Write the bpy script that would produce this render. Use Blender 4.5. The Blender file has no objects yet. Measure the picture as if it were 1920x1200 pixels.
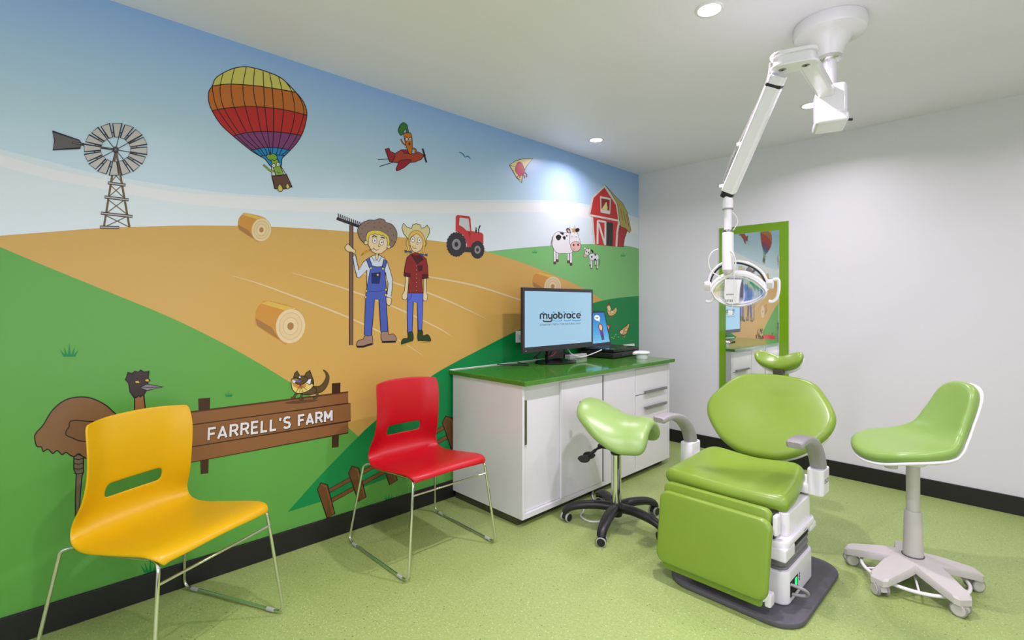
# Children's dental surgery with a farm mural, green vinyl floor and ceiling-mounted operating light.
import bpy, bmesh, math, random
from mathutils import Vector, Matrix
random.seed(7)
PI = math.pi
scene = bpy.context.scene
COL = scene.collection

# ------------------------------------------------------------------ camera, world, lights, exposure
CAM = Vector((2.812, -4.556, 1.355))          # corner of the room (mural wall / white wall) is the origin
YAW = math.atan2(967.0, 936.0)
FOC, PX, PY = 936.0, 960.0, 569.0
ROOM_H, ROOM_X, ROOM_Y = 2.691, 4.35, -6.3
cam_data = bpy.data.cameras.new('camera')
cam_data.sensor_width = 36.0
cam_data.lens = 36.0 * FOC / 1920.0
cam_data.shift_x = 0.0
cam_data.shift_y = -(600.0 - PY) / 1920.0
cam_data.clip_start = 0.05
cam_obj = bpy.data.objects.new('camera', cam_data)
COL.objects.link(cam_obj)
cam_obj.location = CAM
cam_obj.rotation_euler = (PI / 2, 0, YAW)
scene.camera = cam_obj

world = bpy.data.worlds.new('daylight')
scene.world = world
world.use_nodes = True
world.node_tree.nodes['Background'].inputs[0].default_value = (0.80, 0.88, 1.0, 1)
world.node_tree.nodes['Background'].inputs[1].default_value = 1.0

vs = scene.view_settings
vs.view_transform = 'Standard'
vs.look = 'None'
vs.exposure = 0.36
vs.gamma = 1.0
vs.use_curve_mapping = False

def area_light(name, loc, rot, size, power, color=(1, 1, 1), size_y=None, shape='DISK', spread=PI):
    d = bpy.data.lights.new(name, 'AREA')
    d.shape = shape; d.size = size
    if size_y: d.size_y = size_y
    d.energy = power; d.color = color; d.spread = spread
    o = bpy.data.objects.new(name, d)
    COL.objects.link(o); o.location = loc; o.rotation_euler = rot
    return o
# fill lights added out of view, at the two added window openings
FILL_TINT = (1.0, 0.86, 1.08)
area_light('added_fill_light', (2.5, ROOM_Y - 0.02, 1.35), (PI / 2, 0, PI), 3.0, 66, FILL_TINT, 1.9, 'RECTANGLE')
area_light('added_fill_light', (ROOM_X + 0.02, -4.0, 1.35), (PI / 2, 0, PI / 2), 2.6, 12, FILL_TINT, 1.9, 'RECTANGLE')  # second added fill, from the side, for mural and ceiling
DOWNLIGHTS = [(1.807, -2.337), (0.363, -1.229), (1.795, -0.773),                 # the three in view
              (1.80, -3.90), (3.30, -0.77), (3.30, -2.34), (3.30, -3.90), (1.80, -5.45), (3.30, -5.45)]   # the grid goes on
DL_POWER = [18, 6.4, 9, 16, 4.5, 11, 12, 6, 10]
for (lx, ly), lp in zip(DOWNLIGHTS, DL_POWER):
    area_light('downlight_lamp', (lx, ly, ROOM_H - 0.012), (0, 0, 0), 0.085, lp, (1.0, 0.86, 1.06), spread=math.radians(150))

# ------------------------------------------------------------------ small tools
def s2l(c):
    c = c / 255.0
    return c / 12.92 if c <= 0.04045 else ((c + 0.055) / 1.055) ** 2.4
def S(r, g, b, k=1.0):
    return (min(1, s2l(r) * k), min(1, s2l(g) * k), min(1, s2l(b) * k), 1.0)

MATS = {}
def mat(name, col, rough=0.5, metal=0.0, spec=0.5, coat=0.0, grain=0.0, gscale=40.0, bump=0.0, bscale=200.0, emit=None, estr=1.0):
    m = bpy.data.materials.new(name); m.use_nodes = True
    nt = m.node_tree; b = nt.nodes['Principled BSDF']
    b.inputs['Base Color'].default_value = col
    b.inputs['Roughness'].default_value = rough
    b.inputs['Metallic'].default_value = metal
    b.inputs['Specular IOR Level'].default_value = spec
    b.inputs['Coat Weight'].default_value = coat
    b.inputs['Coat Roughness'].default_value = 0.08
    tc = nt.nodes.new('ShaderNodeTexCoord')
    if grain > 0:
        n = nt.nodes.new('ShaderNodeTexNoise'); n.inputs['Scale'].default_value = gscale; n.inputs['Detail'].default_value = 4
        nt.links.new(tc.outputs['Object'], n.inputs['Vector'])
        mx = nt.nodes.new('ShaderNodeMix'); mx.data_type = 'RGBA'
        nt.links.new(n.outputs['Fac'], mx.inputs['Factor'])
        mx.inputs[6].default_value = tuple(c * (1 - grain) for c in col[:3]) + (1,)
        mx.inputs[7].default_value = tuple(min(1, c * (1 + grain)) for c in col[:3]) + (1,)
        nt.links.new(mx.outputs[2], b.inputs['Base Color'])
    if bump > 0:
        n2 = nt.nodes.new('ShaderNodeTexNoise'); n2.inputs['Scale'].default_value = bscale; n2.inputs['Detail'].default_value = 3
        nt.links.new(tc.outputs['Object'], n2.inputs['Vector'])
        bp = nt.nodes.new('ShaderNodeBump'); bp.inputs['Strength'].default_value = bump; bp.inputs['Distance'].default_value = 0.002
        nt.links.new(n2.outputs['Fac'], bp.inputs['Height'])
        nt.links.new(bp.outputs['Normal'], b.inputs['Normal'])
    if emit:
        b.inputs['Emission Color'].default_value = emit
        b.inputs['Emission Strength'].default_value = estr
    MATS[name] = m
    return m

def print_mat(name, emission=False, rough=0.32, spec=0.35):
    m = bpy.data.materials.new(name); m.use_nodes = True
    nt = m.node_tree; b = nt.nodes['Principled BSDF']
    a = nt.nodes.new('ShaderNodeAttribute'); a.attribute_name = 'ink'
    if emission:
        b.inputs['Base Color'].default_value = (0.01, 0.01, 0.01, 1)
        nt.links.new(a.outputs['Color'], b.inputs['Emission Color'])
        b.inputs['Emission Strength'].default_value = 0.76
    else:
        nt.links.new(a.outputs['Color'], b.inputs['Base Color'])
    b.inputs['Roughness'].default_value = rough
    b.inputs['Specular IOR Level'].default_value = spec
    MATS[name] = m
    return m

WORLD_ROOTS = {}
def attach(o, parent):
    COL.objects.link(o)
    if parent is not None:
        o.parent = parent
        if parent.name in WORLD_ROOTS:
            o.location = -WORLD_ROOTS[parent.name]
    return o

def tag(o, label=None, cat=None, group=None, kind=None):
    if label: o['label'] = label
    if cat: o['category'] = cat
    if group: o['group'] = group
    if kind: o['kind'] = kind
    return o

def thing(name, label, cat, loc=(0, 0, 0), rz=0.0, group=None, world_coords=False):
    o = bpy.data.objects.new(name, None)
    o.empty_display_size = 0.1
    COL.objects.link(o); o.location = loc; o.rotation_euler = (0, 0, rz)
    if world_coords: WORLD_ROOTS[o.name] = Vector(loc)
    return tag(o, label, cat, group)

def finish(name, me, m, parent=None, smooth=True, angle=38):
    if m is not None: me.materials.append(MATS[m] if isinstance(m, str) else m)
    if smooth:
        for p in me.polygons: p.use_smooth = True
        me.set_sharp_from_angle(angle=math.radians(angle))
    o = bpy.data.objects.new(name, me)
    return attach(o, parent)

def mesh(name, verts, faces, m, parent=None, smooth=True, angle=38):
    me = bpy.data.meshes.new(name)
    me.from_pydata([tuple(v) for v in verts], [], faces)
    me.update()
    bm = bmesh.new(); bm.from_mesh(me); bmesh.ops.recalc_face_normals(bm, faces=bm.faces); bm.to_mesh(me); bm.free()
    return finish(name, me, m, parent, smooth, angle)

def bm_done(name, bm, m, parent=None, smooth=True, angle=38):
    bmesh.ops.recalc_face_normals(bm, faces=bm.faces)
    me = bpy.data.meshes.new(name); bm.to_mesh(me); bm.free()
    return finish(name, me, m, parent, smooth, angle)

def weighted(o):
    w = o.modifiers.new('flat_faces', 'WEIGHTED_NORMAL'); w.mode = 'FACE_AREA'; w.weight = 100; w.keep_sharp = True

def box(name, lo, hi, m, parent=None, bev=0.0, seg=2, xf=None, label=None):
    bm = bmesh.new(); bmesh.ops.create_cube(bm, size=1.0)
    for v in bm.verts:
        v.co = Vector([lo[i] + (v.co[i] + 0.5) * (hi[i] - lo[i]) for i in range(3)])
    if bev > 0: bmesh.ops.bevel(bm, geom=list(bm.edges), offset=bev, segments=seg, profile=0.5, affect='EDGES')
    if xf is not None: bmesh.ops.transform(bm, matrix=xf, verts=bm.verts)
    o = bm_done(name, bm, m, parent)
    if bev > 0: weighted(o)
    if label: o['label'] = label
    return o

def lathe(name, prof, m, parent=None, loc=(0, 0, 0), seg=32, xf=None, angle=38, sx=1.0, sy=1.0):
    vs_, fs = [], []
    rings = []
    for r, z in prof:
        if r < 1e-6:
            rings.append([len(vs_)]); vs_.append(Vector((0, 0, z)))
        else:
            rings.append(list(range(len(vs_), len(vs_) + seg)))
            for i in range(seg):
                a = 2 * PI * i / seg
                vs_.append(Vector((r * math.cos(a) * sx, r * math.sin(a) * sy, z)))
    for A, B in zip(rings[:-1], rings[1:]):
        if len(A) == 1 and len(B) == 1: continue
        for i in range(seg):
            j = (i + 1) % seg
            if len(A) == 1: fs.append((A[0], B[i], B[j]))
            elif len(B) == 1: fs.append((A[i], A[j], B[0]))
            else: fs.append((A[i], A[j], B[j], B[i]))
    X = xf if xf is not None else Matrix.Identity(4)
    L = Vector(loc)
    return mesh(name, [X @ v + L for v in vs_], fs, m, parent, angle=angle)

def catmull(pts, n=8, closed=False):
    P = [Vector(p) for p in pts]; N = len(P); out = []
    rng = range(N) if closed else range(N - 1)
    for i in rng:
        p1, p2 = P[i], P[(i + 1) % N]
        p0 = P[(i - 1) % N] if (closed or i > 0) else p1 * 2 - p2
        p3 = P[(i + 2) % N] if (closed or i + 2 < N) else p2 * 2 - p1
        for k in range(n):
            t = k / n
            out.append(0.5 * ((2 * p1) + (p2 - p0) * t + (2 * p0 - 5 * p1 + 4 * p2 - p3) * t * t + (3 * p1 - p0 - 3 * p2 + p3) * t ** 3))
    if not closed: out.append(P[-1].copy())
    return out

def bend(pts, rad, n=6, closed=False):
    """polyline with rounded corners"""
    P = [Vector(p) for p in pts]; N = len(P); out = []
    for i in range(N):
        if not closed and i in (0, N - 1):
            out.append(P[i]); continue
        a, b, c = P[i - 1], P[i], P[(i + 1) % N]
        d1, d2 = (a - b), (c - b)
        r = min(rad, d1.length * 0.45, d2.length * 0.45)
        s, e = b + d1.normalized() * r, b + d2.normalized() * r
        for k in range(n + 1):
            t = k / n
            out.append(s * (1 - t) ** 2 + b * 2 * t * (1 - t) + e * t * t)
    return out

def sweep(name, pts, r, m, parent=None, seg=10, closed=False, rad=None, flat=1.0, up=None):
    """round (or flattened) tube along a path; rad(i/n) scales the radius"""
    P = [Vector(p) for p in pts]; n = len(P); vs_, fs = [], []
    T = []
    for i in range(n):
        a = P[(i - 1) % n] if (closed or i > 0) else P[i]
        b = P[(i + 1) % n] if (closed or i < n - 1) else P[i]
        T.append((b - a).normalized())
    u = Vector(up) if up else (Vector((0, 0, 1)) if abs(T[0].z) < 0.9 else Vector((1, 0, 0)))
    u = (u - T[0] * u.dot(T[0])).normalized()
    for i in range(n):
        if up: u = Vector(up)
        u = (u - T[i] * u.dot(T[i])).normalized()
        w = T[i].cross(u)
        rr = r * (rad(i / max(1, n - 1)) if rad else 1.0)
        for k in range(seg):
            a = 2 * PI * k / seg
            vs_.append(P[i] + (w * math.cos(a) + u * (math.sin(a) * flat)) * rr)
    rows = n if closed else n - 1
    for i in range(rows):
        A, B = i * seg, ((i + 1) % n) * seg
        for k in range(seg):
            j = (k + 1) % seg
            fs.append((A + k, A + j, B + j, B + k))
    if not closed:
        fs.append(tuple(range(seg))); fs.append(tuple(range((n - 1) * seg, n * seg)))
    return mesh(name, vs_, fs, m, parent, angle=50)

def prism(name, poly, depth, m, parent=None, bev=0.0, seg=2, xf=None, hole=None):
    """polygon (x,y) extruded 0..depth along z, edges bevelled, then transformed"""
    bm = bmesh.new()
    vs_ = [bm.verts.new((p[0], p[1], 0)) for p in poly]
    f = bm.faces.new(vs_)
    ext = bmesh.ops.extrude_face_region(bm, geom=[f])
    for e in ext['geom']:
        if isinstance(e, bmesh.types.BMVert): e.co.z += depth
    if bev > 0:
        caps = [f for f in bm.faces if abs(f.normal.z) > 0.99 or len(f.verts) == len(poly)]
        eds = set()
        for f in caps: eds.update(f.edges)
        bmesh.ops.bevel(bm, geom=list(eds), offset=bev, segments=seg, profile=0.5, affect='EDGES')
    if xf is not None: bmesh.ops.transform(bm, matrix=xf, verts=bm.verts)
    o = bm_done(name, bm, m, parent)
    if bev > 0: weighted(o)
    return o

def rrect(w, h, r, n=5, cx=0.0, cy=0.0):
    out = []
    for sx, sy, a0 in ((1, 1, 0), (-1, 1, 90), (-1, -1, 180), (1, -1, 270)):
        for k in range(n + 1):
            a = math.radians(a0 + 90 * k / n)
            out.append((cx + sx * (w / 2 - r) + r * math.cos(a), cy + sy * (h / 2 - r) + r * math.sin(a)))
    return out

def pad(name, outline, thick, mapfn, m, parent=None, edge=None, rings=6, crown=0.0, under=0.0, arc=6):
    """upholstered pad: closed outline (s,t), rounded rim, domed top; mapfn(s,t,h) bends it into place"""
    e = edge if edge else thick / 2
    O = [Vector((p[0], p[1])) for p in outline]; n = len(O)
    c = sum(O, Vector((0, 0))) / n
    def inset(p, d):
        v = p - c
        return c + v * max(0.0, 1 - d / v.length)
    rows = []
    for k in range(rings):                       # underside
        f = (k + 1) / (rings + 1) if k else 1.0 / (rings + 1)
        rows.append(([c + (inset(p, e) - c) * f for p in O], -under * (1 - f * f)))
    for k in range(arc * 2 + 1):                 # rim
        a = -PI / 2 + PI * k / (arc * 2)
        rows.append(([inset(p, e * (1 - math.cos(a))) for p in O], thick / 2 + math.sin(a) * thick / 2))
    for k in range(rings, 0, -1):                # top
        f = k / (rings + 1)
        rows.append(([c + (inset(p, e) - c) * f for p in O], thick + crown * (1 - f * f)))
    vs_, fs = [mapfn(c.x, c.y, -under)], []
    for pts, h in rows:
        for p in pts: vs_.append(mapfn(p.x, p.y, h))
    vs_.append(mapfn(c.x, c.y, thick + crown))
    R_ = len(rows)
    for i in range(n):
        j = (i + 1) % n
        fs.append((0, 1 + j, 1 + i))
        for r in range(R_ - 1):
            fs.append((1 + r * n + i, 1 + r * n + j, 1 + (r + 1) * n + j, 1 + (r + 1) * n + i))
        fs.append((1 + (R_ - 1) * n + i, 1 + (R_ - 1) * n + j, len(vs_) - 1))
    return mesh(name, vs_, fs, m, parent, angle=60)

def curve_frame(prof, n=10):
    """arc-length sampler for a (x,z) profile: returns (length, f(s)->(x,z,tx,tz))"""
    P = catmull([(p[0], 0, p[1]) for p in prof], n)
    L = [0.0]
    for a, b in zip(P[:-1], P[1:]): L.append(L[-1] + (b - a).length)
    def f(s):
        s2 = min(max(s, 0.0), L[-1] - 1e-6)
        k = 0
        while k < len(L) - 2 and L[k + 1] < s2: k += 1
        d = (P[k + 1] - P[k]).normalized()
        k0, k1 = max(0, k - 2), min(len(P) - 1, k + 3)
        d = (P[k1] - P[k0]).normalized()
        p = P[k] + (P[k + 1] - P[k]).normalized() * (s2 - L[k]) + d * (s - s2)
        return p.x, p.z, d.x, d.z
    return L[-1], f

def align(axis_from, to):
    """matrix rotating +Z to the direction, located at axis_from"""
    d = (Vector(to) - Vector(axis_from)).normalized()
    q = Vector((0, 0, 1)).rotation_difference(d)
    return Matrix.Translation(Vector(axis_from)) @ q.to_matrix().to_4x4()

def rod(name, a, b, r, m, parent=None, seg=16, bev=0.0):
    L = (Vector(b) - Vector(a)).length
    e = min(bev, r * 0.9) if bev else 0
    prof = [(0, 0), (r - e, 0), (r, e), (r, L - e), (r - e, L), (0, L)] if e else [(0, 0), (r, 0), (r, L), (0, L)]
    return lathe(name, prof, m, parent, xf=align(a, b), seg=seg)

# ------------------------------------------------------------------ materials
mat('wall_paint', S(223, 223, 224), rough=0.42, spec=0.3, bump=0.02, bscale=300)
mat('ceiling_paint', S(240, 237, 246), rough=0.5, spec=0.4, bump=0.01, bscale=200)
mat('black_skirting', S(22, 22, 20), rough=0.45, grain=0.2)
mat('white_laminate', S(224, 224, 224), rough=0.16, spec=0.5, grain=0.01)
mat('white_plastic', S(232, 232, 230), rough=0.3, grain=0.01)
mat('white_enamel', S(236, 235, 238), rough=0.22, coat=0.3, grain=0.01)
mat('warm_grey_plastic', S(196, 194, 186), rough=0.42, grain=0.04, gscale=18, bump=0.03)
mat('grey_plastic', S(150, 148, 146), rough=0.45, grain=0.03)
mat('dark_grey_rubber', S(84, 84, 88), rough=0.6, grain=0.08, gscale=30, bump=0.05)
mat('bellows_grey', S(120, 120, 122), rough=0.55, grain=0.04)
mat('black_plastic', S(26, 26, 27), rough=0.4, grain=0.1)
mat('black_gloss', S(14, 14, 15), rough=0.12, grain=0.1)
mat('bezel_black', S(40, 40, 42), rough=0.32, grain=0.05)
mat('kick_plate', S(88, 86, 72), rough=0.3, metal=0.6, grain=0.05)
mat('brushed_steel', S(150, 148, 142), rough=0.32, metal=0.9, grain=0.05, gscale=80)
mat('chrome', S(225, 225, 222), rough=0.07, metal=1.0, grain=0.01)
mat('yellow_shell', S(212, 168, 0), rough=0.36, grain=0.02, bump=0.03, bscale=500)
mat('red_shell', S(184, 0, 20), rough=0.36, grain=0.02, bump=0.03, bscale=500)
mat('green_vinyl', S(124, 155, 52), rough=0.3, grain=0.03, gscale=12, bump=0.02, bscale=300)
mat('pale_green_vinyl', S(150, 184, 102), rough=0.34, grain=0.02, gscale=12)
mat('stool_green_vinyl', S(132, 166, 80), rough=0.32, grain=0.02, gscale=12)
mat('green_glass', S(112, 158, 12), rough=0.12, coat=0.5, grain=0.02)
mat('mirror_silver', (0.9, 0.92, 0.92, 1), rough=0.015, metal=1.0)
mat('cable_white', S(226, 226, 222), rough=0.45, grain=0.02)
mat('cable_grey', S(150, 148, 140), rough=0.5, grain=0.02)
mat('clear_glide', S(170, 175, 165), rough=0.25, grain=0.02)
mat('frame_paint', S(214, 214, 212), rough=0.35, grain=0.02)
mat('lamp_glow', (1, 1, 1, 1), emit=(1.0, 0.985, 0.96, 1), estr=14.0)
mat('led_green', S(20, 120, 60), rough=0.3, emit=(0.02, 0.6, 0.18, 1), estr=1.2)
mat('black_void', S(10, 10, 10), rough=0.8, grain=0.1)

def floor_material():
    m = bpy.data.materials.new('green_speckled_vinyl'); m.use_nodes = True
    nt = m.node_tree; b = nt.nodes['Principled BSDF']
    tc = nt.nodes.new('ShaderNodeTexCoord')
    def noise(scale, detail, rough=0.6):
        n = nt.nodes.new('ShaderNodeTexNoise'); n.inputs['Scale'].default_value = scale
        n.inputs['Detail'].default_value = detail; n.inputs['Roughness'].default_value = rough
        nt.links.new(tc.outputs['Object'], n.inputs['Vector']); return n
    def ramp(src, p0, p1):
        r = nt.nodes.new('ShaderNodeMapRange'); r.inputs[1].default_value = p0; r.inputs[2].default_value = p1
        nt.links.new(src, r.inputs[0]); return r.outputs[0]
    def mix(f, a, c):
        x = nt.nodes.new('ShaderNodeMix'); x.data_type = 'RGBA'
        nt.links.new(f, x.inputs['Factor'])
        for sck, v in ((x.inputs[6], a), (x.inputs[7], c)):
            if isinstance(v, tuple): sck.default_value = v
            else: nt.links.new(v, sck)
        return x.outputs[2]
    base = mix(noise(70, 6, 0.75).outputs['Fac'], S(112, 140, 52), S(182, 200, 128))
    pale = mix(ramp(noise(120, 3).outputs['Fac'], 0.60, 0.70), base, S(204, 216, 164))
    dark = mix(ramp(noise(150, 2).outputs['Fac'], 0.64, 0.70), pale, S(88, 114, 44))
    v = nt.nodes.new('ShaderNodeTexVoronoi'); v.inputs['Scale'].default_value = 26
    nt.links.new(tc.outputs['Object'], v.inputs['Vector'])
    dots = mix(ramp(v.outputs['Distance'], 0.10, 0.06), dark, S(84, 112, 40))
    nt.links.new(dots, b.inputs['Base Color'])
    b.inputs['Roughness'].default_value = 0.42
    b.inputs['Specular IOR Level'].default_value = 0.4
    bp = nt.nodes.new('ShaderNodeBump'); bp.inputs['Strength'].default_value = 0.06; bp.inputs['Distance'].default_value = 0.002
    nt.links.new(noise(130, 3).outputs['Fac'], bp.inputs['Height']); nt.links.new(bp.outputs['Normal'], b.inputs['Normal'])
    MATS['floor_vinyl'] = m
floor_material()

def worktop_material():
    m = bpy.data.materials.new('green_quartz_worktop'); m.use_nodes = True
    nt = m.node_tree; b = nt.nodes['Principled BSDF']
    tc = nt.nodes.new('ShaderNodeTexCoord')
    n = nt.nodes.new('ShaderNodeTexNoise'); n.inputs['Scale'].default_value = 420; n.inputs['Detail'].default_value = 3
    nt.links.new(tc.outputs['Object'], n.inputs['Vector'])
    r = nt.nodes.new('ShaderNodeValToRGB')
    r.color_ramp.elements[0].position = 0.35; r.color_ramp.elements[0].color = S(40, 100, 24)
    r.color_ramp.elements[1].position = 0.68; r.color_ramp.elements[1].color = S(92, 156, 54)
    nt.links.new(n.outputs['Fac'], r.inputs['Fac']); nt.links.new(r.outputs['Color'], b.inputs['Base Color'])
    b.inputs['Roughness'].default_value = 0.1
    MATS['worktop'] = m
worktop_material()

def sky_material():
    """printed sky of the mural: blue at the top of the print fading to pale at the skyline (ink, not light)"""
    m = bpy.data.materials.new('mural_sky_ink'); m.use_nodes = True
    nt = m.node_tree; b = nt.nodes['Principled BSDF']
    g = nt.nodes.new('ShaderNodeNewGeometry'); sp = nt.nodes.new('ShaderNodeSeparateXYZ')
    nt.links.new(g.outputs['Position'], sp.inputs[0])
    mr = nt.nodes.new('ShaderNodeMapRange'); mr.inputs[1].default_value = 1.55; mr.inputs[2].default_value = 2.69
    nt.links.new(sp.outputs['Z'], mr.inputs[0])
    r = nt.nodes.new('ShaderNodeValToRGB')
    els = r.color_ramp.elements
    els[0].position = 0.0; els[0].color = S(212, 226, 232)
    els[1].position = 1.0; els[1].color = S(140, 178, 226)
    e = els.new(0.55); e.color = S(186, 214, 228)
    nt.links.new(mr.outputs[0], r.inputs['Fac']); nt.links.new(r.outputs['Color'], b.inputs['Base Color'])
    b.inputs['Roughness'].default_value = 0.32; b.inputs['Specular IOR Level'].default_value = 0.35
    MATS['mural_sky'] = m
sky_material()
print_mat('mural_print')
print_mat('screen_pixels', emission=True, rough=0.25)
# ------------------------------------------------------------------ room shell
def struct(o, label=None):
    o['kind'] = 'structure'
    if label: o['label'] = label
    return o
struct(box('floor', (-0.1, ROOM_Y - 0.1, -0.1), (ROOM_X + 0.1, 0.1, 0.0), 'floor_vinyl'), 'green speckled vinyl floor')
struct(box('ceiling', (-0.1, ROOM_Y - 0.1, ROOM_H), (ROOM_X + 0.1, 0.1, ROOM_H + 0.1), 'ceiling_paint'), 'plain off-white painted ceiling')
WALL_L = struct(box('wall_left', (-0.1, ROOM_Y, 0.0), (0.0, 0.0, ROOM_H), 'wall_paint'), 'long wall covered with a printed farm mural')
struct(box('wall_back', (-0.1, 0.0, 0.0), (ROOM_X + 0.1, 0.1, ROOM_H), 'wall_paint'), 'white painted wall with the tall mirror')
def wall_with_added_window(name, axis, pos, lo, hi, w0, w1, z0, z1, label, wname, wlabel):
    """wall slab 0.1 m thick with a rectangular opening, and its frame"""
    def slabs(bm, rects, d0, d1):
        for (a0, b0), (a1, b1) in rects:
            r = bmesh.ops.create_cube(bm, size=1.0)
            for v in r['verts']:
                al = a0 + (v.co.x + 0.5) * (a1 - a0); dp = d0 + (v.co.y + 0.5) * (d1 - d0); z = b0 + (v.co.z + 0.5) * (b1 - b0)
                v.co = Vector((al, dp, z)) if axis == 'y' else Vector((dp, al, z))
    bm = bmesh.new()
    slabs(bm, (((lo, 0.0), (w0, ROOM_H)), ((w1, 0.0), (hi, ROOM_H)), ((w0, 0.0), (w1, z0)), ((w0, z1), (w1, ROOM_H))), *pos)
    struct(bm_done(name, bm, 'wall_paint', smooth=False), label)
    m_ = (w0 + w1) / 2; p = (pos[0] + pos[1]) / 2
    bm = bmesh.new()
    slabs(bm, (((w0, z0), (w0 + 0.05, z1)), ((w1 - 0.05, z0), (w1, z1)), ((w0, z0), (w1, z0 + 0.05)), ((w0, z1 - 0.05), (w1, z1)), ((m_ - 0.025, z0), (m_ + 0.025, z1))), p - 0.025, p + 0.025)
    struct(bm_done(wname, bm, 'frame_paint', smooth=False), wlabel)
wall_with_added_window('wall_front', 'y', (ROOM_Y - 0.1, ROOM_Y), -0.1, ROOM_X + 0.1, 1.0, 4.0, 0.4, 2.3, 'white painted wall behind the camera, with an added unseen window', 'added_window_1', 'frame of the added window behind the camera')  # opening added out of view to hold the fill light
wall_with_added_window('wall_right', 'x', (ROOM_X, ROOM_X + 0.1), ROOM_Y, 0.0, -5.3, -2.7, 0.4, 2.3, 'white painted side wall beside the camera, with an added unseen window', 'added_window_2', 'frame of the added window in the side wall')  # second added opening, there only for the side fill
BB = 0.118
struct(box('baseboard_left', (0.0, ROOM_Y, 0.0), (0.015, 0.0, BB), 'black_skirting', bev=0.003), 'black skirting under the mural')
struct(box('baseboard_back', (0.015, -0.015, 0.0), (ROOM_X, 0.0, BB), 'black_skirting', bev=0.003), 'black skirting under the white wall')
struct(box('baseboard_right', (ROOM_X - 0.015, ROOM_Y, 0.0), (ROOM_X, -0.015, BB), 'black_skirting', bev=0.003), 'black skirting on the side wall')
# welded joint of two vinyl sheets, a thin line across the floor
struct(mesh('trim_1', [(2.055, -1.6, 0.0006), (2.06, -1.6, 0.0006), (2.29, -0.03, 0.0006), (2.285, -0.03, 0.0006)], [(0, 1, 2, 3)], mat('weld_line', S(150, 172, 92), rough=0.4), smooth=False), 'thin welded joint between two floor sheets')

# ------------------------------------------------------------------ the printed mural (flat vinyl print on the wall)
def wall_pt(x, y, X=0.0):
    """photo measurement -> point on the plane at this X (used only for flat print lying in that plane)"""
    u, v = (x - PX) / FOC, (PY - y) / FOC
    d = Vector((-math.sin(YAW) + u * math.cos(YAW), math.cos(YAW) + u * math.sin(YAW), v))
    t = (X - CAM.x) / d.x
    return CAM + d * t

class Art:
    """collects flat coloured shapes of one printed figure, each a hair above the one below"""
    def __init__(self, ox=0, oy=0, s=1.0, X=0.0, base=0.0006, step=0.00004):
        self.o = (ox, oy, s); self.X = X; self.lv = base; self.step = step
        self.v, self.f, self.c = [], [], []
        self.k = 0.84 if X == 0.0 and base > 0.00125 else 1.0
    def z(self, ox, oy, s): self.o = (ox, oy, s); return self
    def pt(self, p):
        w = wall_pt(self.o[0] + p[0] / self.o[2], self.o[1] + p[1] / self.o[2], self.X)
        return (self.X + self.lv, w.y, w.z)
    def face(self, pts, col):
        i = len(self.v)
        self.v += [self.pt(p) for p in pts]
        self.f.append(tuple(range(i, i + len(pts)))); self.c.append(col)
    def poly(self, pts, col, out=None, w=3.0, smooth=False, n=5):
        self.lv += self.step
        P = [(p[0], p[1]) for p in (catmull([(a, b, 0) for a, b in pts], n, True) if smooth else [Vector((a, b, 0)) for a, b in pts])]
        self.face(P, S(*col, self.k))
        if out: self.line(P, w, out, closed=True)
        return self
    def line(self, pts, w, col=(25, 22, 20), closed=False, smooth=False, taper=None, n=6):
        self.lv += self.step
        P = [Vector((a, b)) for a, b in pts]
        if smooth: P = [Vector((p.x, p.y)) for p in catmull([(a, b, 0) for a, b in pts], n, closed)]
        N = len(P); Lf, Rt = [], []
        for i in range(N):
            a = P[i - 1] if (closed or i > 0) else P[i]
            b = P[(i + 1) % N] if (closed or i < N - 1) else P[i]
            d = (b - a)
            d = d.normalized() if d.length > 1e-6 else Vector((1, 0))
            nn = Vector((-d.y, d.x))
            k = 1.0
            if 0 < i < N - 1 or closed:
                d1 = (P[i] - a)
                if d1.length > 1e-6: k = 1.0 / max(0.6, abs(d1.normalized().dot(d)))
            ww = w * 0.5 * k * (taper(i / (N - 1)) if taper else 1.0)
            Lf.append(P[i] + nn * ww); Rt.append(P[i] - nn * ww)
        i0 = len(self.v); c = S(*col, self.k)
        for a, b in zip(Lf, Rt): self.v += [self.pt(a), self.pt(b)]
        for i in range(N if closed else N - 1):
            j = (i + 1) % N
            self.f.append((i0 + 2 * i, i0 + 2 * i + 1, i0 + 2 * j + 1, i0 + 2 * j)); self.c.append(c)
        return self
    def oval(self, cx, cy, rx, ry, col, out=None, w=3.0, rot=0.0, n=24):
        c, s = math.cos(rot), math.sin(rot)
        return self.poly([(cx + rx * math.cos(a) * c - ry * math.sin(a) * s, cy + rx * math.cos(a) * s + ry * math.sin(a) * c) for a in [2 * PI * k / n for k in range(n)]], col, out, w)
    def build(self, name, parent, m='mural_print', label=None):
        me = bpy.data.meshes.new(name); me.from_pydata(self.v, [], self.f); me.update()
        at = me.color_attributes.new('ink', 'FLOAT_COLOR', 'CORNER')
        k = 0
        for p, c in zip(me.polygons, self.c):
            for _ in p.loop_indices: at.data[k].color = c; k += 1
        o = finish(name, me, m, parent, smooth=False)
        # print faces the room
        if label: o['label'] = label
        return o

K = (28, 25, 24)
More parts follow.
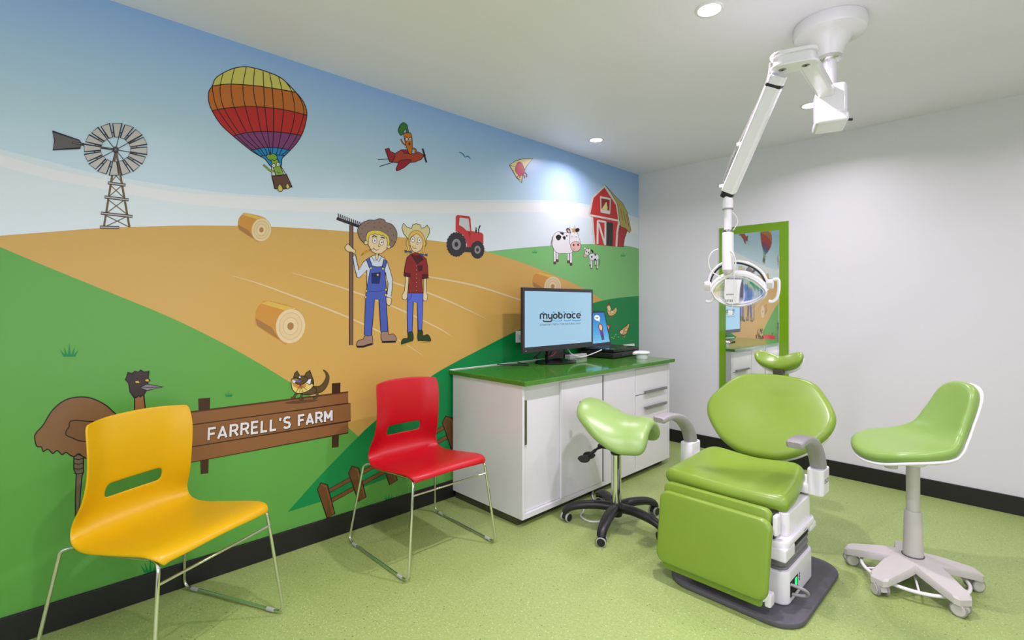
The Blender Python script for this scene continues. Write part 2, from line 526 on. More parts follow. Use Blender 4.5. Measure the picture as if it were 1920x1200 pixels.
# sky and fields
mesh('printed_sky', [(0.0004, ROOM_Y, BB), (0.0004, -0.001, BB), (0.0004, -0.001, ROOM_H), (0.0004, ROOM_Y, ROOM_H)], [(0, 1, 2, 3)], 'mural_sky', WALL_L, smooth=False)
LEFT = -2150
def smooth_px(pts, n=6): return [(p.x, p.y) for p in catmull([(a, b, 0) for a, b in pts], n)]
a = Art()
haze_top = smooth_px([(LEFT, -170), (-700, 85), (-300, 198), (-100, 254), (0, 280), (83, 300), (167, 322), (267, 340), (367, 355), (467, 365), (640, 372), (860, 375), (1000, 375), (1080, 380), (1150, 394), (1197, 409)])
a.poly(haze_top + [(1197, 480), (900, 480), (400, 440), (0, 460), (LEFT, 700)], (214, 226, 230))
haze_mid = smooth_px([(LEFT, -60), (-700, 112), (-300, 210), (-100, 264), (0, 290), (100, 318), (200, 337), (333, 360), (500, 371), (640, 377), (900, 380), (1080, 386), (1197, 418)])
haze_low = smooth_px([(1197, 440), (1050, 400), (820, 400), (640, 398), (500, 394), (333, 380), (200, 356), (100, 337), (0, 312), (-100, 288), (-300, 238), (-700, 150), (LEFT, 20)])
a.poly(haze_mid + haze_low, (226, 229, 229))
a.build('printed_clouds', WALL_L)
a = Art(base=0.0010)
wheat_top = smooth_px([(LEFT, 780), (-900, 570), (-300, 476), (-100, 451), (0, 442), (93, 435), (187, 428), (300, 424), (367, 423), (467, 424), (550, 427), (640, 433), (744, 444), (810, 451), (860, 458), (915, 472)])
a.poly(wheat_top + [(945, 476), (1007, 490), (1091, 522), (1165, 560), (1165, 640), (671, 830), (300, 700), (0, 560), (LEFT, 1500)], (200, 162, 84))
a.build('printed_wheat_hill', WALL_L)
a = Art(base=0.0011)
a.poly(smooth_px([(910, 472), (966, 466), (1028, 461), (1091, 458), (1132, 458), (1174, 461), (1197.6, 466)]) + [(1197.6, 590), (1150, 576)] + smooth_px([(1132, 564), (1091, 539), (1049, 520), (1007, 503), (966, 488), (910, 472)]), (120, 184, 110))
a.build('printed_far_hill', WALL_L)
a = Art(base=0.0012)
mead = smooth_px([(LEFT, -300), (-900, 80), (-300, 335), (0, 463), (100, 505), (213, 551), (330, 600), (449, 660), (552, 722), (600, 755), (652, 801), (720, 860)])
mw = [wall_pt(*p) for p in mead]
a.v += [(0.00125, p.y, min(p.z, ROOM_H)) for p in mw] + [(0.00125, -2.2, BB), (0.00125, ROOM_Y, BB)]
a.f.append(tuple(range(len(a.v)))); a.c.append(S(92, 160, 68))
a.build('printed_meadow', WALL_L)
a = Art(base=0.0014)
dg = smooth_px([(1197.6, 555), (1164, 558), (1132, 563), (1113, 568), (1050, 588), (978, 616), (900, 655), (820, 698), (760, 742), (700, 792), (671, 819), (600, 892), (539, 960)])
a.poly(dg + [(600, 941), (660, 921), (730, 895), (800, 868), (860, 842), (960, 800), (1197.6, 720)], (8, 142, 70))
a.build('printed_dark_hill', WALL_L)
# pale furrow lines in the wheat
for pts in ([(432, 516), (480, 530), (533, 549), (600, 574), (655, 596), (710, 621), (755, 642), (796, 669)],
            [(542, 510), (600, 527), (655, 544), (730, 572), (775, 592), (825, 617), (849, 632)],
            [(662, 508), (700, 518), (736, 529), (757, 536), (802, 549), (860, 573), (914, 599)],
            [(770, 513), (804, 519), (860, 529), (903, 539), (977, 563), (1010, 578)]):
    Art(base=0.0013).line(pts, 3.2, (226, 208, 160), smooth=True, taper=lambda t: math.sin(PI * min(1, max(0, t))) ** 0.6).build('printed_furrow', WALL_L)

# hay bales
def bale(px, py, k):
    A = Art(px - 490 * k, py - 431 * k, 1.0, base=0.0013)
    q = lambda pts: [((x / 3) * k, (150 + y / 3) * k) for x, y in pts]
    A.poly(q([(1338, 815), (1342, 782), (1360, 758), (1385, 749), (1490, 776), (1505, 830), (1460, 907), (1425, 895), (1345, 842)]), (212, 152, 62), smooth=True)
    A.poly(q([(1360, 758), (1385, 749), (1490, 776), (1470, 800), (1445, 783)]), (226, 190, 84))
    A.poly(q([(1338, 812), (1400, 848), (1430, 895), (1345, 842)]), (172, 126, 66))
    f = lambda r, c, o=None: A.oval(1470 / 3 * k, (150 + 843 / 3) * k, 55 / 3 * k * r, 65 / 3 * k * r, c, o, 0.8, rot=0.15)
    f(1.0, (236, 216, 166), (214, 186, 130)); f(0.78, (232, 210, 158), (206, 176, 118)); f(0.5, (236, 216, 166), (206, 176, 118)); f(0.22, (176, 134, 76))
    A.build('printed_hay_bale', WALL_L)
bale(490, 431, 1.0); bale(544.5, 611.5, 1.5); bale(1036, 537, 0.86)

# grass tufts
def tuft(x, y, s, col):
    A = Art(x, y, 1.0, base=0.0016)
    for dx, h, wd in ((-1.05, 0.85, 0.35), (-0.6, 1.1, 0.34), (0.0, 1.55, 0.36), (0.6, 1.1, 0.34), (1.05, 0.85, 0.35)):
        A.poly([((dx * 0.45 - 0.2) * s, 0), (dx * s, -h * s), ((dx * 0.45 + 0.2) * s, 0)], col)
    A.build('printed_grass_tuft', WALL_L)
for x, y, s in ((130, 669, 17), (429, 744, 8), (282, 1074, 18), (729, 938, 9)): tuft(x, y, s, (12, 140, 66))
for x, y, s in ((1002.5, 475, 5.5), (1168, 481, 5)): tuft(x, y, s, (46, 160, 84))

# windmill
A = Art(0, 150, 3.0, base=0.0015)
BR = (112, 96, 58)
for p, q in (((652, 405), (584, 829)), ((654, 405), (728, 829))): A.line([p, q], 12, BR)
for (x0, y0, x1, y1), (x2, y2, x3, y3) in (((636, 520, 668, 520), (619, 582, 692, 582)), ((619, 590, 690, 590), (607, 660, 704, 670)), ((607, 672, 704, 672), (597, 750, 718, 758)), ((595, 762, 718, 766), (586, 828, 728, 828))):
    A.line([(x0, y0), (x3, y3)], 5, BR); A.line([(x1, y1), (x2, y2)], 5, BR)
for x0, y0, x1, y1 in ((606, 579, 706, 592), (588, 658, 724, 675), (567, 749, 745, 768), (562, 828, 670, 830)):
    A.line([(x0, y0), (x1, y1)], 17, K); A.line([(x0 + 2, y0), (x1 - 2, y1)], 8, (186, 182, 178))
for k in range(8):
    an = 2 * PI * k / 8 + 0.2
    A.line([(650, 393), (650 + 170 * math.cos(an), 393 + 138 * math.sin(an))], 4, K)
A.line([(650 + 120 * math.cos(t * PI / 16), 393 + 98 * math.sin(t * PI / 16)) for t in range(32)], 7, (70, 68, 66), closed=True)
A.line([(410, 355), (650, 393)], 12, K); A.line([(410, 353), (640, 390)], 4, (110, 108, 106))
for k in range(16):
    an = 2 * PI * (k + 0.15) / 16
    def rp(r, da): return (650 + 180 * r * math.cos(an + da), 391 + 148 * r * math.sin(an + da))
    A.poly([rp(0.47, -0.14), rp(0.98, -0.15), rp(1.0, 0.14), rp(0.47, 0.13)], (204, 201, 196), K, 5)
A.oval(650, 393, 15, 15, (60, 58, 56), K, 5); A.oval(650, 393, 6, 6, (120, 118, 116))
A.poly([(295, 290), (445, 340), (455, 356), (450, 384), (297, 394), (308, 342)], (102, 99, 98), K, 6)
A.line([(405, 354), (470, 362)], 13, K); A.line([(408, 354), (466, 361)], 5, (120, 118, 116))
A.build('printed_windmill', WALL_L, label='printed metal windmill on a lattice tower')

# hot air balloon
A = Art(360, 100, 1200 / 280, base=0.0015)
env = [(163, 262), (186, 205), (250, 158), (340, 120), (430, 108), (502, 120), (570, 138), (625, 158), (700, 190), (757, 234), (835, 315), (885, 375), (915, 440), (922, 500), (905, 590), (878, 660), (840, 722), (788, 780), (745, 822), (722, 850), (712, 908), (640, 912), (588, 852), (545, 826), (472, 780), (330, 665), (228, 568), (160, 460), (133, 380), (136, 305)]
A.poly(env, (222, 212, 108), K, 7, smooth=True, n=4)
b1 = [(163, 262), (300, 248), (500, 260), (640, 280), (760, 300), (835, 315)]
b2 = [(160, 460), (300, 438), (460, 430), (600, 436), (760, 458), (922, 498)]
b3 = [(330, 665), (430, 640), (560, 628), (700, 634), (800, 647), (878, 660)]
b4 = [(472, 780), (560, 762), (640, 757), (720, 765), (788, 780)]
sm = lambda p: [(v.x, v.y) for v in catmull([(x, y, 0) for x, y in p], 5)]
A.poly(sm(b1) + [(885, 375), (915, 440), (922, 500)] + sm(b2)[::-1] + [(133, 380), (136, 305)], (204, 116, 46))
A.poly(sm(b2) + [(905, 590), (878, 660)] + sm(b3)[::-1] + [(228, 568)], (198, 46, 42))
A.poly(sm(b3) + [(840, 722), (788, 780)] + sm(b4)[::-1], (138, 66, 126))
A.poly(sm(b4) + [(745, 822), (722, 850), (712, 908), (640, 912), (588, 852), (545, 826)], (28, 146, 218))
A.line(env, 7, K, closed=True, smooth=True, n=4)
for b in (b1, b2, b3, b4, [(545, 826), (640, 816), (745, 822)]): A.line(b, 7, K, smooth=True)
for r in ([(163, 265), (170, 330), (207, 452), (350, 650), (490, 780), (545, 825)], [(250, 158), (228, 250), (228, 340), (260, 450), (380, 640), (520, 770), (565, 818)],
          [(340, 120), (315, 240), (318, 340), (342, 440), (440, 640), (545, 765), (585, 818)], [(435, 112), (410, 250), (412, 330), (430, 440), (490, 630), (580, 760), (605, 815)],
          [(502, 120), (492, 260), (500, 350), (518, 432), (555, 628), (610, 760), (625, 815)], [(570, 140), (575, 265), (585, 435), (606, 628), (625, 758), (632, 815)],
          [(622, 158), (643, 280), (652, 436), (652, 628), (648, 757), (642, 815)], [(695, 190), (720, 293), (733, 450), (715, 635), (690, 760), (675, 815)],
          [(757, 235), (800, 310), (825, 470), (790, 645), (725, 765), (700, 815)], [(835, 315), (875, 380), (897, 485), (845, 655), (770, 775), (720, 815)]):
    A.line(r, 6, K, smooth=True)
A.poly([(640, 915), (712, 905), (752, 975), (642, 985)], (226, 232, 236)); A.line([(638, 910), (642, 985)], 6, K); A.line([(712, 906), (756, 978)], 6, K)
A.line([(660, 948), (625, 942), (592, 912), (572, 897)], 15, K, smooth=True); A.line([(660, 948), (625, 942), (592, 912), (574, 898)], 9, (150, 190, 72), smooth=True)
A.poly([(632, 858), (686, 848), (736, 978), (674, 986)], (150, 190, 72), K, 5)
for dx in (16, 34): A.line([(640 + dx, 870), (682 + dx, 980)], 3, (104, 140, 44))
A.poly([(630, 860), (610, 850), (596, 828), (612, 812), (630, 814), (645, 806), (664, 812), (680, 826), (682, 850), (660, 862), (645, 856)], (132, 178, 64), K, 5, smooth=True)
for ex, ey in ((655, 903), (691, 895)): A.oval(ex, ey, 14, 15, (245, 245, 242), K, 4); A.oval(ex + 1, ey + 2, 4, 4, K)
A.line([(680, 952), (692, 962), (708, 960)], 4, K)
A.poly([(640, 986), (758, 976), (803, 1075), (742, 1090), (664, 1088)], (104, 68, 56), K, 7)
for cx, cy, r in ((708, 1085, 21), (768, 1070, 15)): A.poly([(cx - 5, cy - r * 1.6), (cx + r * 0.9, cy), (cx + r * 0.5, cy + r * 1.2), (cx - r * 0.4, cy + r * 1.2), (cx - r, cy)], (222, 208, 90), K, 5, smooth=True)
A.build('printed_balloon', WALL_L, label='printed striped hot air balloon')

# aeroplane, bird, kite
A = Art(680, 200, 1920 / 360, base=0.0015)
A.line([(150, 531), (262, 523)], 7, K); A.line([(165, 600), (300, 558)], 7, K)
A.line([(437, 388), (402, 366), (381, 325)], 15, K, smooth=True); A.line([(437, 388), (402, 366), (383, 327)], 8, (196, 112, 34), smooth=True)
A.poly([(268, 550), (300, 500), (320, 470), (388, 430), (460, 470), (522, 470), (548, 452), (580, 465), (615, 487), (585, 528), (525, 554), (430, 562), (330, 560)], (182, 70, 48), K, 6)
A.poly([(390, 431), (452, 430), (465, 468), (408, 466)], (166, 32, 50), K, 5)
A.line([(500, 415), (530, 435), (520, 465)], 20, K, smooth=True); A.line([(500, 415), (530, 435), (520, 465)], 12, (196, 112, 34), smooth=True)
A.poly([(413, 266), (455, 262), (481, 270), (495, 350), (490, 468), (462, 466), (432, 390), (412, 300)], (206, 122, 36), K, 6, smooth=True)
for y_ in (300, 350, 410, 440): A.line([(420, y_), (440, y_ + 4)], 4, (120, 64, 20))
for ex in (441, 474): A.oval(ex, 328, 13, 16, (245, 245, 242), K, 4); A.oval(ex + 1, 330, 4, 5, K)
A.oval(466, 372, 9, 14, (130, 60, 24), K, 4)
A.poly([(362, 262), (355, 242), (368, 195), (392, 165), (415, 162), (442, 185), (448, 215), (457, 256), (438, 262), (430, 225), (412, 242), (398, 278), (376, 286)], (62, 128, 56), K, 6, smooth=True)
A.poly([(222, 424), (262, 415), (272, 448), (320, 468), (318, 512), (292, 553), (268, 550)], (168, 36, 52), K, 6)
A.poly([(375, 540), (482, 535), (425, 600), (352, 640), (332, 632), (345, 592)], (168, 36, 52), K, 6, smooth=True)
A.line([(597, 420), (608, 455), (616, 488), (625, 525), (637, 558)], 16, (20, 20, 22)); A.oval(616, 488, 12, 14, (20, 20, 22))
A.build('printed_aeroplane', WALL_L, label='printed red aeroplane with a carrot pilot')
A = Art(680, 200, 1920 / 360, base=0.0015)
A.line([(962, 458), (985, 462), (1008, 482), (1022, 508)], 11, (62, 128, 196), smooth=True, taper=lambda t: 0.5 + 0.6 * math.sin(PI * t)); A.line([(1022, 508), (1042, 496), (1060, 502), (1077, 523)], 11, (62, 128, 196), smooth=True, taper=lambda t: 0.5 + 0.6 * math.sin(PI * t))
A.build('printed_bird', WALL_L)
A = Art(680, 200, 1920 / 360, base=0.0015)
A.poly([(1466, 586), (1530, 540), (1600, 522), (1700, 520), (1645, 585), (1600, 670), (1588, 762), (1540, 712)], (236, 222, 150), K, 6)
A.line([(1466, 586), (1530, 600)], 4, K); A.line([(1492, 640), (1515, 640)], 4, K); A.line([(1545, 712), (1580, 735)], 4, K)
for p in ((1615, 655, 1640, 680, 1638, 705), (1600, 680, 1618, 695, 1618, 718), (1560, 690, 1545, 700, 1540, 712), (1575, 690, 1570, 700, 1572, 715)): A.line([(p[0], p[1]), (p[2], p[3]), (p[4], p[5])], 9, (168, 44, 60), smooth=True)
A.poly([(1555, 556), (1580, 558), (1602, 590), (1618, 640), (1600, 680), (1570, 692), (1535, 665), (1522, 630), (1535, 585)], (206, 62, 84), (120, 40, 50), 3, smooth=True)
A.build('printed_kite', WALL_L, label='printed yellow kite with a strawberry')

# tractor, barn, cows
Z5 = (820, 330, 4.8)
A = Art(*Z5, base=0.0015)
A.poly([(165, 365), (180, 350), (285, 363), (297, 380), (306, 495), (400, 512), (414, 530), (414, 612), (330, 590), (300, 640), (268, 640), (262, 600), (230, 530), (163, 495)], (204, 62, 64))
A.poly([(200, 374), (280, 386), (294, 496), (262, 492), (232, 462), (194, 440)], (206, 212, 216))
A.poly([(270, 500), (296, 500), (296, 570), (285, 540)], (160, 44, 50))
A.poly([(236, 640), (312, 640), (312, 688), (236, 684)], (56, 54, 58))
A.line([(347, 512), (347, 480)], 14, (36, 36, 40)); A.poly([(338, 475), (347, 460), (357, 475)], (36, 36, 40)); A.line([(371, 515), (371, 478), (385, 445)], 11, (36, 36, 40))
for cx, cy, rx, ry in ((170, 616, 88, 110), (360, 664, 62, 80)):
    A.poly([(cx + rx * (1.04 if k % 2 else 0.97) * math.cos(2 * PI * k / 44), cy + ry * (1.04 if k % 2 else 0.97) * math.sin(2 * PI * k / 44)) for k in range(44)], (56, 54, 58))
    A.oval(cx, cy, rx * 0.44, ry * 0.45, (160, 158, 160)); A.oval(cx, cy, rx * 0.34, ry * 0.35, (142, 140, 144)); A.oval(cx, cy, rx * 0.19, ry * 0.2, (48, 46, 50))
A.build('printed_tractor', WALL_L, label='printed red tractor')
A = Art(*Z5, base=0.0015)
RED, CR = (206, 56, 58), (228, 226, 214)
A.poly([(1636, 440), (1712, 485), (1685, 560), (1674, 638), (1606, 636)], (178, 56, 52), K, 3)
A.poly([(1362, 352), (1395, 190), (1505, 82), (1618, 258), (1640, 408), (1608, 638), (1410, 616), (1386, 368)], RED)
A.poly([(1520, 415), (1580, 420), (1578, 634), (1518, 626)], (52, 50, 48))
for pts in ([(1366, 348), (1396, 194), (1507, 90), (1614, 258), (1636, 402), (1618, 500), (1610, 636)], [(1392, 368), (1400, 480), (1412, 616)], [(1362, 350), (1640, 404)], [(1442, 400), (1440, 612)], [(1442, 402), (1514, 414)], [(1512, 412), (1510, 622)], [(1450, 425), (1508, 618)]):
    A.line(pts, 17, CR)
A.poly([(1462, 180), (1560, 200), (1556, 328), (1466, 308)], CR, (120, 110, 100), 2); A.poly([(1473, 200), (1550, 216), (1547, 312), (1475, 296)], (150, 44, 46))
A.poly([(1482, 300), (1485, 285), (1500, 262), (1512, 240), (1524, 236), (1526, 262), (1532, 286), (1524, 306)], (236, 220, 150), (150, 110, 40), 2, smooth=True)
A.poly([(1466, 308), (1556, 326), (1550, 346), (1468, 328)], CR)
A.poly([(1506, 78), (1600, 182), (1665, 242), (1710, 330), (1742, 492), (1728, 512), (1692, 472), (1650, 456), (1638, 400), (1618, 252), (1560, 150)], (186, 172, 92), K, 3)
for x_ in (1645, 1672, 1698): A.line([(x_, 290 + (x_ - 1645)), (x_ + 25, 400 + (x_ - 1645))], 3, K)
A.build('printed_barn', WALL_L, label='printed red barn with a thatched roof')
A = Art(*Z5, base=0.0015)
WH = (240, 240, 240)
A.line([(1038, 545), (1025, 600), (1022, 630)], 6, (90, 80, 70), smooth=True)
A.poly([(1068, 675), (1118, 680), (1110, 708), (1082, 706)], (236, 186, 180), K, 2)
for x0, y0, y1 in ((1078, 680, 775), (1178, 680, 785), (1055, 640, 795), (1202, 670, 806)):
    A.line([(x0, y0), (x0, y1)], 24, K); A.line([(x0, y0), (x0, y1 - 26)], 18, WH); A.line([(x0, y1 - 26), (x0, y1 - 2)], 20, (112, 66, 46))
A.poly([(1032, 600), (1045, 535), (1085, 502), (1150, 512), (1195, 516), (1214, 600), (1212, 688), (1130, 694), (1075, 690), (1042, 650)], WH, K, 3, smooth=True)
for pts in ([(1062, 550), (1085, 528), (1112, 540), (1108, 565), (1085, 580)], [(1098, 508), (1135, 512), (1128, 532)], [(1126, 548), (1150, 543), (1152, 568), (1138, 572)]): A.poly(pts, (34, 32, 34), smooth=True)
A.oval(1163, 539, 7, 7, (34, 32, 34))
A.poly([(1182, 480), (1186, 450), (1196, 480)], WH, K, 2); A.poly([(1228, 475), (1235, 440), (1243, 475)], WH, K, 2)
A.oval(1178, 492, 17, 26, (34, 32, 34), rot=-0.5); A.oval(1180, 496, 9, 17, (226, 190, 180), rot=-0.5); A.oval(1258, 486, 21, 17, (34, 32, 34), rot=-0.4)
A.poly([(1192, 530), (1204, 505), (1250, 505), (1274, 560), (1284, 620), (1240, 650), (1194, 620)], WH, K, 3, smooth=True)
A.poly([(1204, 475), (1236, 472), (1240, 495), (1230, 516)], (214, 160, 90))
A.line([(1202, 552), (1210, 543), (1220, 552)], 3, K, smooth=True); A.line([(1240, 552), (1248, 545), (1257, 553)], 3, K, smooth=True)
A.oval(1243, 634, 46, 46, (240, 192, 186), K, 3); A.oval(1224, 622, 8, 12, (120, 60, 50)); A.oval(1265, 620, 8, 12, (120, 60, 50)); A.line([(1215, 652), (1228, 660), (1240, 655)], 3, K, smooth=True)
A.build('printed_cow', WALL_L)
A = Art(*Z5, base=0.0015)
A.line([(1448, 715), (1456, 760), (1455, 805)], 4, K)
for x0, y1 in ((1374, 808), (1424, 812), (1385, 838), (1438, 842)):
    A.line([(x0, 745), (x0, y1)], 15, K); A.line([(x0, 745), (x0, y1 - 12)], 10, WH); A.line([(x0, y1 - 12), (x0, y1 - 1)], 11, (150, 84, 64))
A.poly([(1362, 715), (1385, 698), (1430, 702), (1450, 718), (1448, 752), (1410, 760), (1375, 752)], WH, K, 3, smooth=True)
A.poly([(1405, 704), (1430, 702), (1422, 722)], (34, 32, 34)); A.oval(1388, 728, 7, 10, (34, 32, 34), rot=0.3); A.poly([(1405, 748), (1428, 742), (1430, 758), (1412, 760)], (34, 32, 34))
A.oval(1392, 676, 8, 18, (34, 32, 34), rot=-0.6); A.oval(1326, 650, 12, 8, WH, K, 2)
A.poly([(1332, 665), (1348, 652), (1372, 655), (1372, 690), (1350, 715), (1325, 712)], WH, K, 3, smooth=True)
A.poly([(1340, 655), (1352, 648), (1366, 656), (1358, 664)], (196, 140, 90)); A.oval(1342, 680, 5, 9, (34, 32, 34)); A.oval(1358, 690, 6, 9, (34, 32, 34)); A.oval(1330, 717, 14, 16, (236, 178, 168), K, 2)
A.build('printed_calf', WALL_L)

# hens
def hen(x, y, s, flip=1):
    A = Art(x, y, 1.0 / s, base=0.0017)
    F = lambda pts: [(px_ * flip, py_) for px_, py_ in pts]
    A.poly(F([(-16, -22), (-10, -36), (-2, -30), (2, -12), (14, -16), (22, -26), (26, -10), (16, 6), (0, 12), (-12, 4)]), (236, 196, 116), K, 1.6, smooth=True)
    A.poly(F([(-16, -22), (-10, -36), (-3, -30), (0, -14), (-8, -8)]), (242, 228, 170), K, 1.2, smooth=True)
    A.oval(6 * flip, -4, 8, 6, (242, 228, 170), K, 1.2)
    A.poly(F([(-12, -34), (-8, -48), (-3, -34)]), (206, 58, 56), K, 1.2, smooth=True); A.poly(F([(-18, -26), (-22, -24), (-17, -18)]), (206, 58, 56))
    A.line(F([(-2, 12), (-2, 22), (-8, 24)]), 2.4, (150, 92, 40)); A.line(F([(5, 11), (5, 20), (0, 22)]), 2.4, (150, 92, 40))
    A.oval(-9 * flip, -30, 1.4, 1.6, K)
    A.build('printed_hen', WALL_L)
hen(1145, 587, 0.44)
Zc = (960, 530, 1920 / 310)
A = Art(*Zc, base=0.0017)
A.poly([(1250, 575), (1275, 540), (1300, 520), (1330, 500), (1345, 478), (1362, 475), (1358, 510), (1345, 550), (1330, 590), (1300, 605), (1270, 605)], (232, 186, 106), K, 6, smooth=True)
A.poly([(1248, 575), (1270, 548), (1292, 545), (1290, 580), (1275, 602)], (242, 228, 170), K, 4, smooth=True); A.oval(1322, 548, 20, 18, (240, 214, 140), K, 4)
A.poly([(1232, 535), (1252, 545), (1255, 562), (1240, 560)], (206, 58, 56), K, 3); A.poly([(1252, 590), (1270, 600), (1262, 612)], (206, 58, 56)); A.line([(1310, 604), (1308, 628), (1292, 634)], 9, (190, 126, 56))
A.build('printed_hen', WALL_L)
A = Art(*Zc, base=0.0017)
A.poly([(1080, 490), (1100, 484), (1125, 505), (1120, 545), (1095, 552), (1070, 545)], (240, 222, 170), K, 5, smooth=True); A.poly([(1118, 505), (1140, 480), (1152, 492), (1132, 522)], (206, 58, 56), K, 3); A.poly([(1112, 548), (1132, 550), (1128, 570), (1105, 570)], (206, 58, 56)); A.oval(1108, 520, 4, 5, K)
A.build('printed_hen', WALL_L)
A = Art(*Zc, base=0.0017)
for x_, y_ in ((1158, 636), (1178, 644), (1202, 600), (1235, 632), (1125, 658), (1190, 622)): A.oval(x_, y_, 7, 5, (220, 226, 150), n=8)
A.build('printed_grain', WALL_L)

# emu
A = Art(40, 660, 4.0, base=0.0015)
EM = (140, 102, 64)
A.poly([(393, 760), (466, 780), (466, 900), (455, 925), (440, 1100), (432, 1290), (408, 1295), (405, 1100), (411, 915), (393, 880)], (124, 108, 88), K, 8)
for y_ in (800, 835, 872, 908): A.line([(394, y_), (430, y_ + 6), (464, y_ - 4)], 6, K, smooth=True)
A.poly([(848, 335), (918, 325), (930, 430), (955, 560), (900, 640), (800, 640), (850, 540)], (160, 110, 62), K, 8)
A.poly([(100, 640), (112, 605), (165, 545), (230, 440), (320, 365), (420, 338), (520, 345), (620, 390), (680, 440), (760, 520), (800, 640), (700, 760), (520, 800), (465, 785), (430, 762), (400, 782), (370, 776), (335, 752), (305, 768), (268, 738), (235, 760), (200, 728), (165, 745), (150, 712), (115, 705)], EM, K, 9, smooth=True, n=4)
A.poly([(335, 620), (340, 585), (358, 560), (365, 522), (410, 512), (500, 520), (700, 540), (700, 640), (560, 670), (450, 668), (385, 645)], (132, 94, 58), K, 8, smooth=True)
A.poly([(805, 235), (780, 205), (792, 180), (798, 155), (830, 160), (850, 145), (880, 150), (892, 136), (920, 150), (955, 142), (948, 240), (938, 285), (915, 328), (905, 322), (890, 338), (880, 325), (865, 340), (850, 345), (815, 300)], (62, 48, 44), K, 8)
A.poly([(890, 262), (940, 240), (1066, 262), (945, 288), (915, 280)], (140, 138, 140), K, 6); A.line([(890, 262), (960, 266), (1066, 262)], 4, K)
for ex, ey, rx in ((873, 224, 22), (946, 212, 20)): A.oval(ex, ey, rx, 11, (226, 192, 66), K, 5); A.oval(ex + 12, ey - 2, 5, 6, K)
A.build('printed_emu', WALL_L, label='printed brown emu with a black head')

# name board
Z7 = (340, 660, 4.0)
A = Art(*Z7, base=0.0016)
PO, BO, ED = (72, 44, 26), (146, 100, 58), (60, 36, 18)
for pts in ([(128, 350), (212, 342), (200, 908), (148, 915)], [(1130, 235), (1190, 230), (1176, 712), (1132, 718)]): A.poly(pts, PO, ED, 4)
for pts in ([(-60, 464), (1250, 297), (1250, 384), (-60, 565)], [(-70, 735), (-60, 735), (1250, 522), (1250, 606), (-60, 852)], [(-72, 566), (1268, 384), (1268, 515), (-72, 735)]): A.poly(pts, BO, ED, 5)
A.poly([(-60, 464), (1250, 297), (1250, 306), (-60, 474)], (96, 60, 32))
A.oval(900, 372, 125, 12, (104, 70, 44), rot=-0.09)
A.build('printed_name_board', WALL_L, label='printed brown plank sign with white lettering')
# lettering in strokes: 4 wide x 6 high cells
GL = {'F': (4, [[(0, 0), (0, 6), (3.6, 6)], [(0, 3.1), (3.2, 3.1)]]), 'A': (4.6, [[(0, 0), (2.3, 6), (4.6, 0)], [(0.8, 1.6), (3.8, 1.6)]]),
      'R': (4, [[(0, 0), (0, 6), (2.4, 6), (3.5, 5.6), (3.9, 4.5), (3.5, 3.4), (2.4, 3), (0, 3)], [(2.2, 3), (4.1, 0)]]), 'E': (3.6, [[(3.6, 0), (0, 0), (0, 6), (3.6, 6)], [(0, 3.1), (3.2, 3.1)]]),
      'L': (3.4, [[(0, 6), (0, 0), (3.4, 0)]]), "'": (0.6, [[(0.6, 6.2), (0.1, 4.6)]]), 'S': (3.8, [[(0, 0.9), (0.8, 0.15), (2.0, 0), (3.3, 0.4), (3.8, 1.6), (3.3, 2.7), (1.9, 3.1), (0.5, 3.6), (0.15, 4.6), (0.7, 5.7), (1.9, 6.05), (3.1, 5.85), (3.7, 5.3)]]),
      'M': (4.8, [[(0, 0), (0, 6), (2.4, 2.0), (4.8, 6), (4.8, 0)]]), ' ': (1.6, []),
      'm': (6.0, [[(0, 0), (0, 4.4)], [(0, 3.2), (0.8, 4.3), (1.9, 4.4), (2.7, 3.8), (3.0, 2.8), (3.0, 0)], [(3.0, 3.0), (3.8, 4.2), (4.9, 4.4), (5.7, 3.8), (6.0, 2.8), (6.0, 0)]])}
def strokes_text(A, txt, p0, p1, t0, t1, w, col, dx=0, dy=0):
    """p0-p1 baseline, t0-t1 cap line"""
    gap = 1.9
    tot = sum(GL[c][0] * 0.85 for c in txt) + gap * (len(txt) - 1) - 0.9 * txt.count('F')
    x = 0.0
    for c in txt:
        for st in GL[c][1]:
            pts = []
            for gx, gy in st:
                f = (x + gx * 0.85) / tot
                d0, d1 = 1 / (1927 - A.o[0] - p0[0] / A.o[2]), 1 / (1927 - A.o[0] - p1[0] / A.o[2])
                f = f * d1 / ((1 - f) * d0 + f * d1)
                # even spacing on the wall, foreshortened in the photo
                b = (p0[0] + (p1[0] - p0[0]) * f, p0[1] + (p1[1] - p0[1]) * f)
                t = (t0[0] + (t1[0] - t0[0]) * f, t0[1] + (t1[1] - t0[1]) * f)
                pts.append((b[0] + (t[0] - b[0]) * gy / 6 + dx, b[1] + (t[1] - b[1]) * gy / 6 + dy))
            for k_ in range(len(pts) - 1):
                a_, b_ = Vector(pts[k_]), Vector(pts[k_ + 1]); d_ = (b_ - a_).normalized()
                def turn(i_):
                    if i_ <= 0 or i_ >= len(pts) - 1: return 0.0
                    v0, v1 = (Vector(pts[i_]) - Vector(pts[i_ - 1])).normalized(), (Vector(pts[i_ + 1]) - Vector(pts[i_])).normalized()
                    return 0.48 if 0.4 > v0.dot(v1) > -0.4 else 0.22
                A.line([a_ - d_ * (w * turn(k_)), b_ + d_ * (w * turn(k_ + 1))], w, col)
        x += GL[c][0] * 0.85 + gap - (0.9 if c == 'F' else 0.0)
A = Art(*Z7, base=0.0030)
for col, dx, dy in (((70, 44, 26), 6, 5), ((240, 240, 236), 0, 0)):
    strokes_text(A, "FARRELL'S FARM", (202, 660), (1122, 514), (206, 574), (1122, 440), 16.5, col, dx, dy)
A.build('printed_lettering', WALL_L)
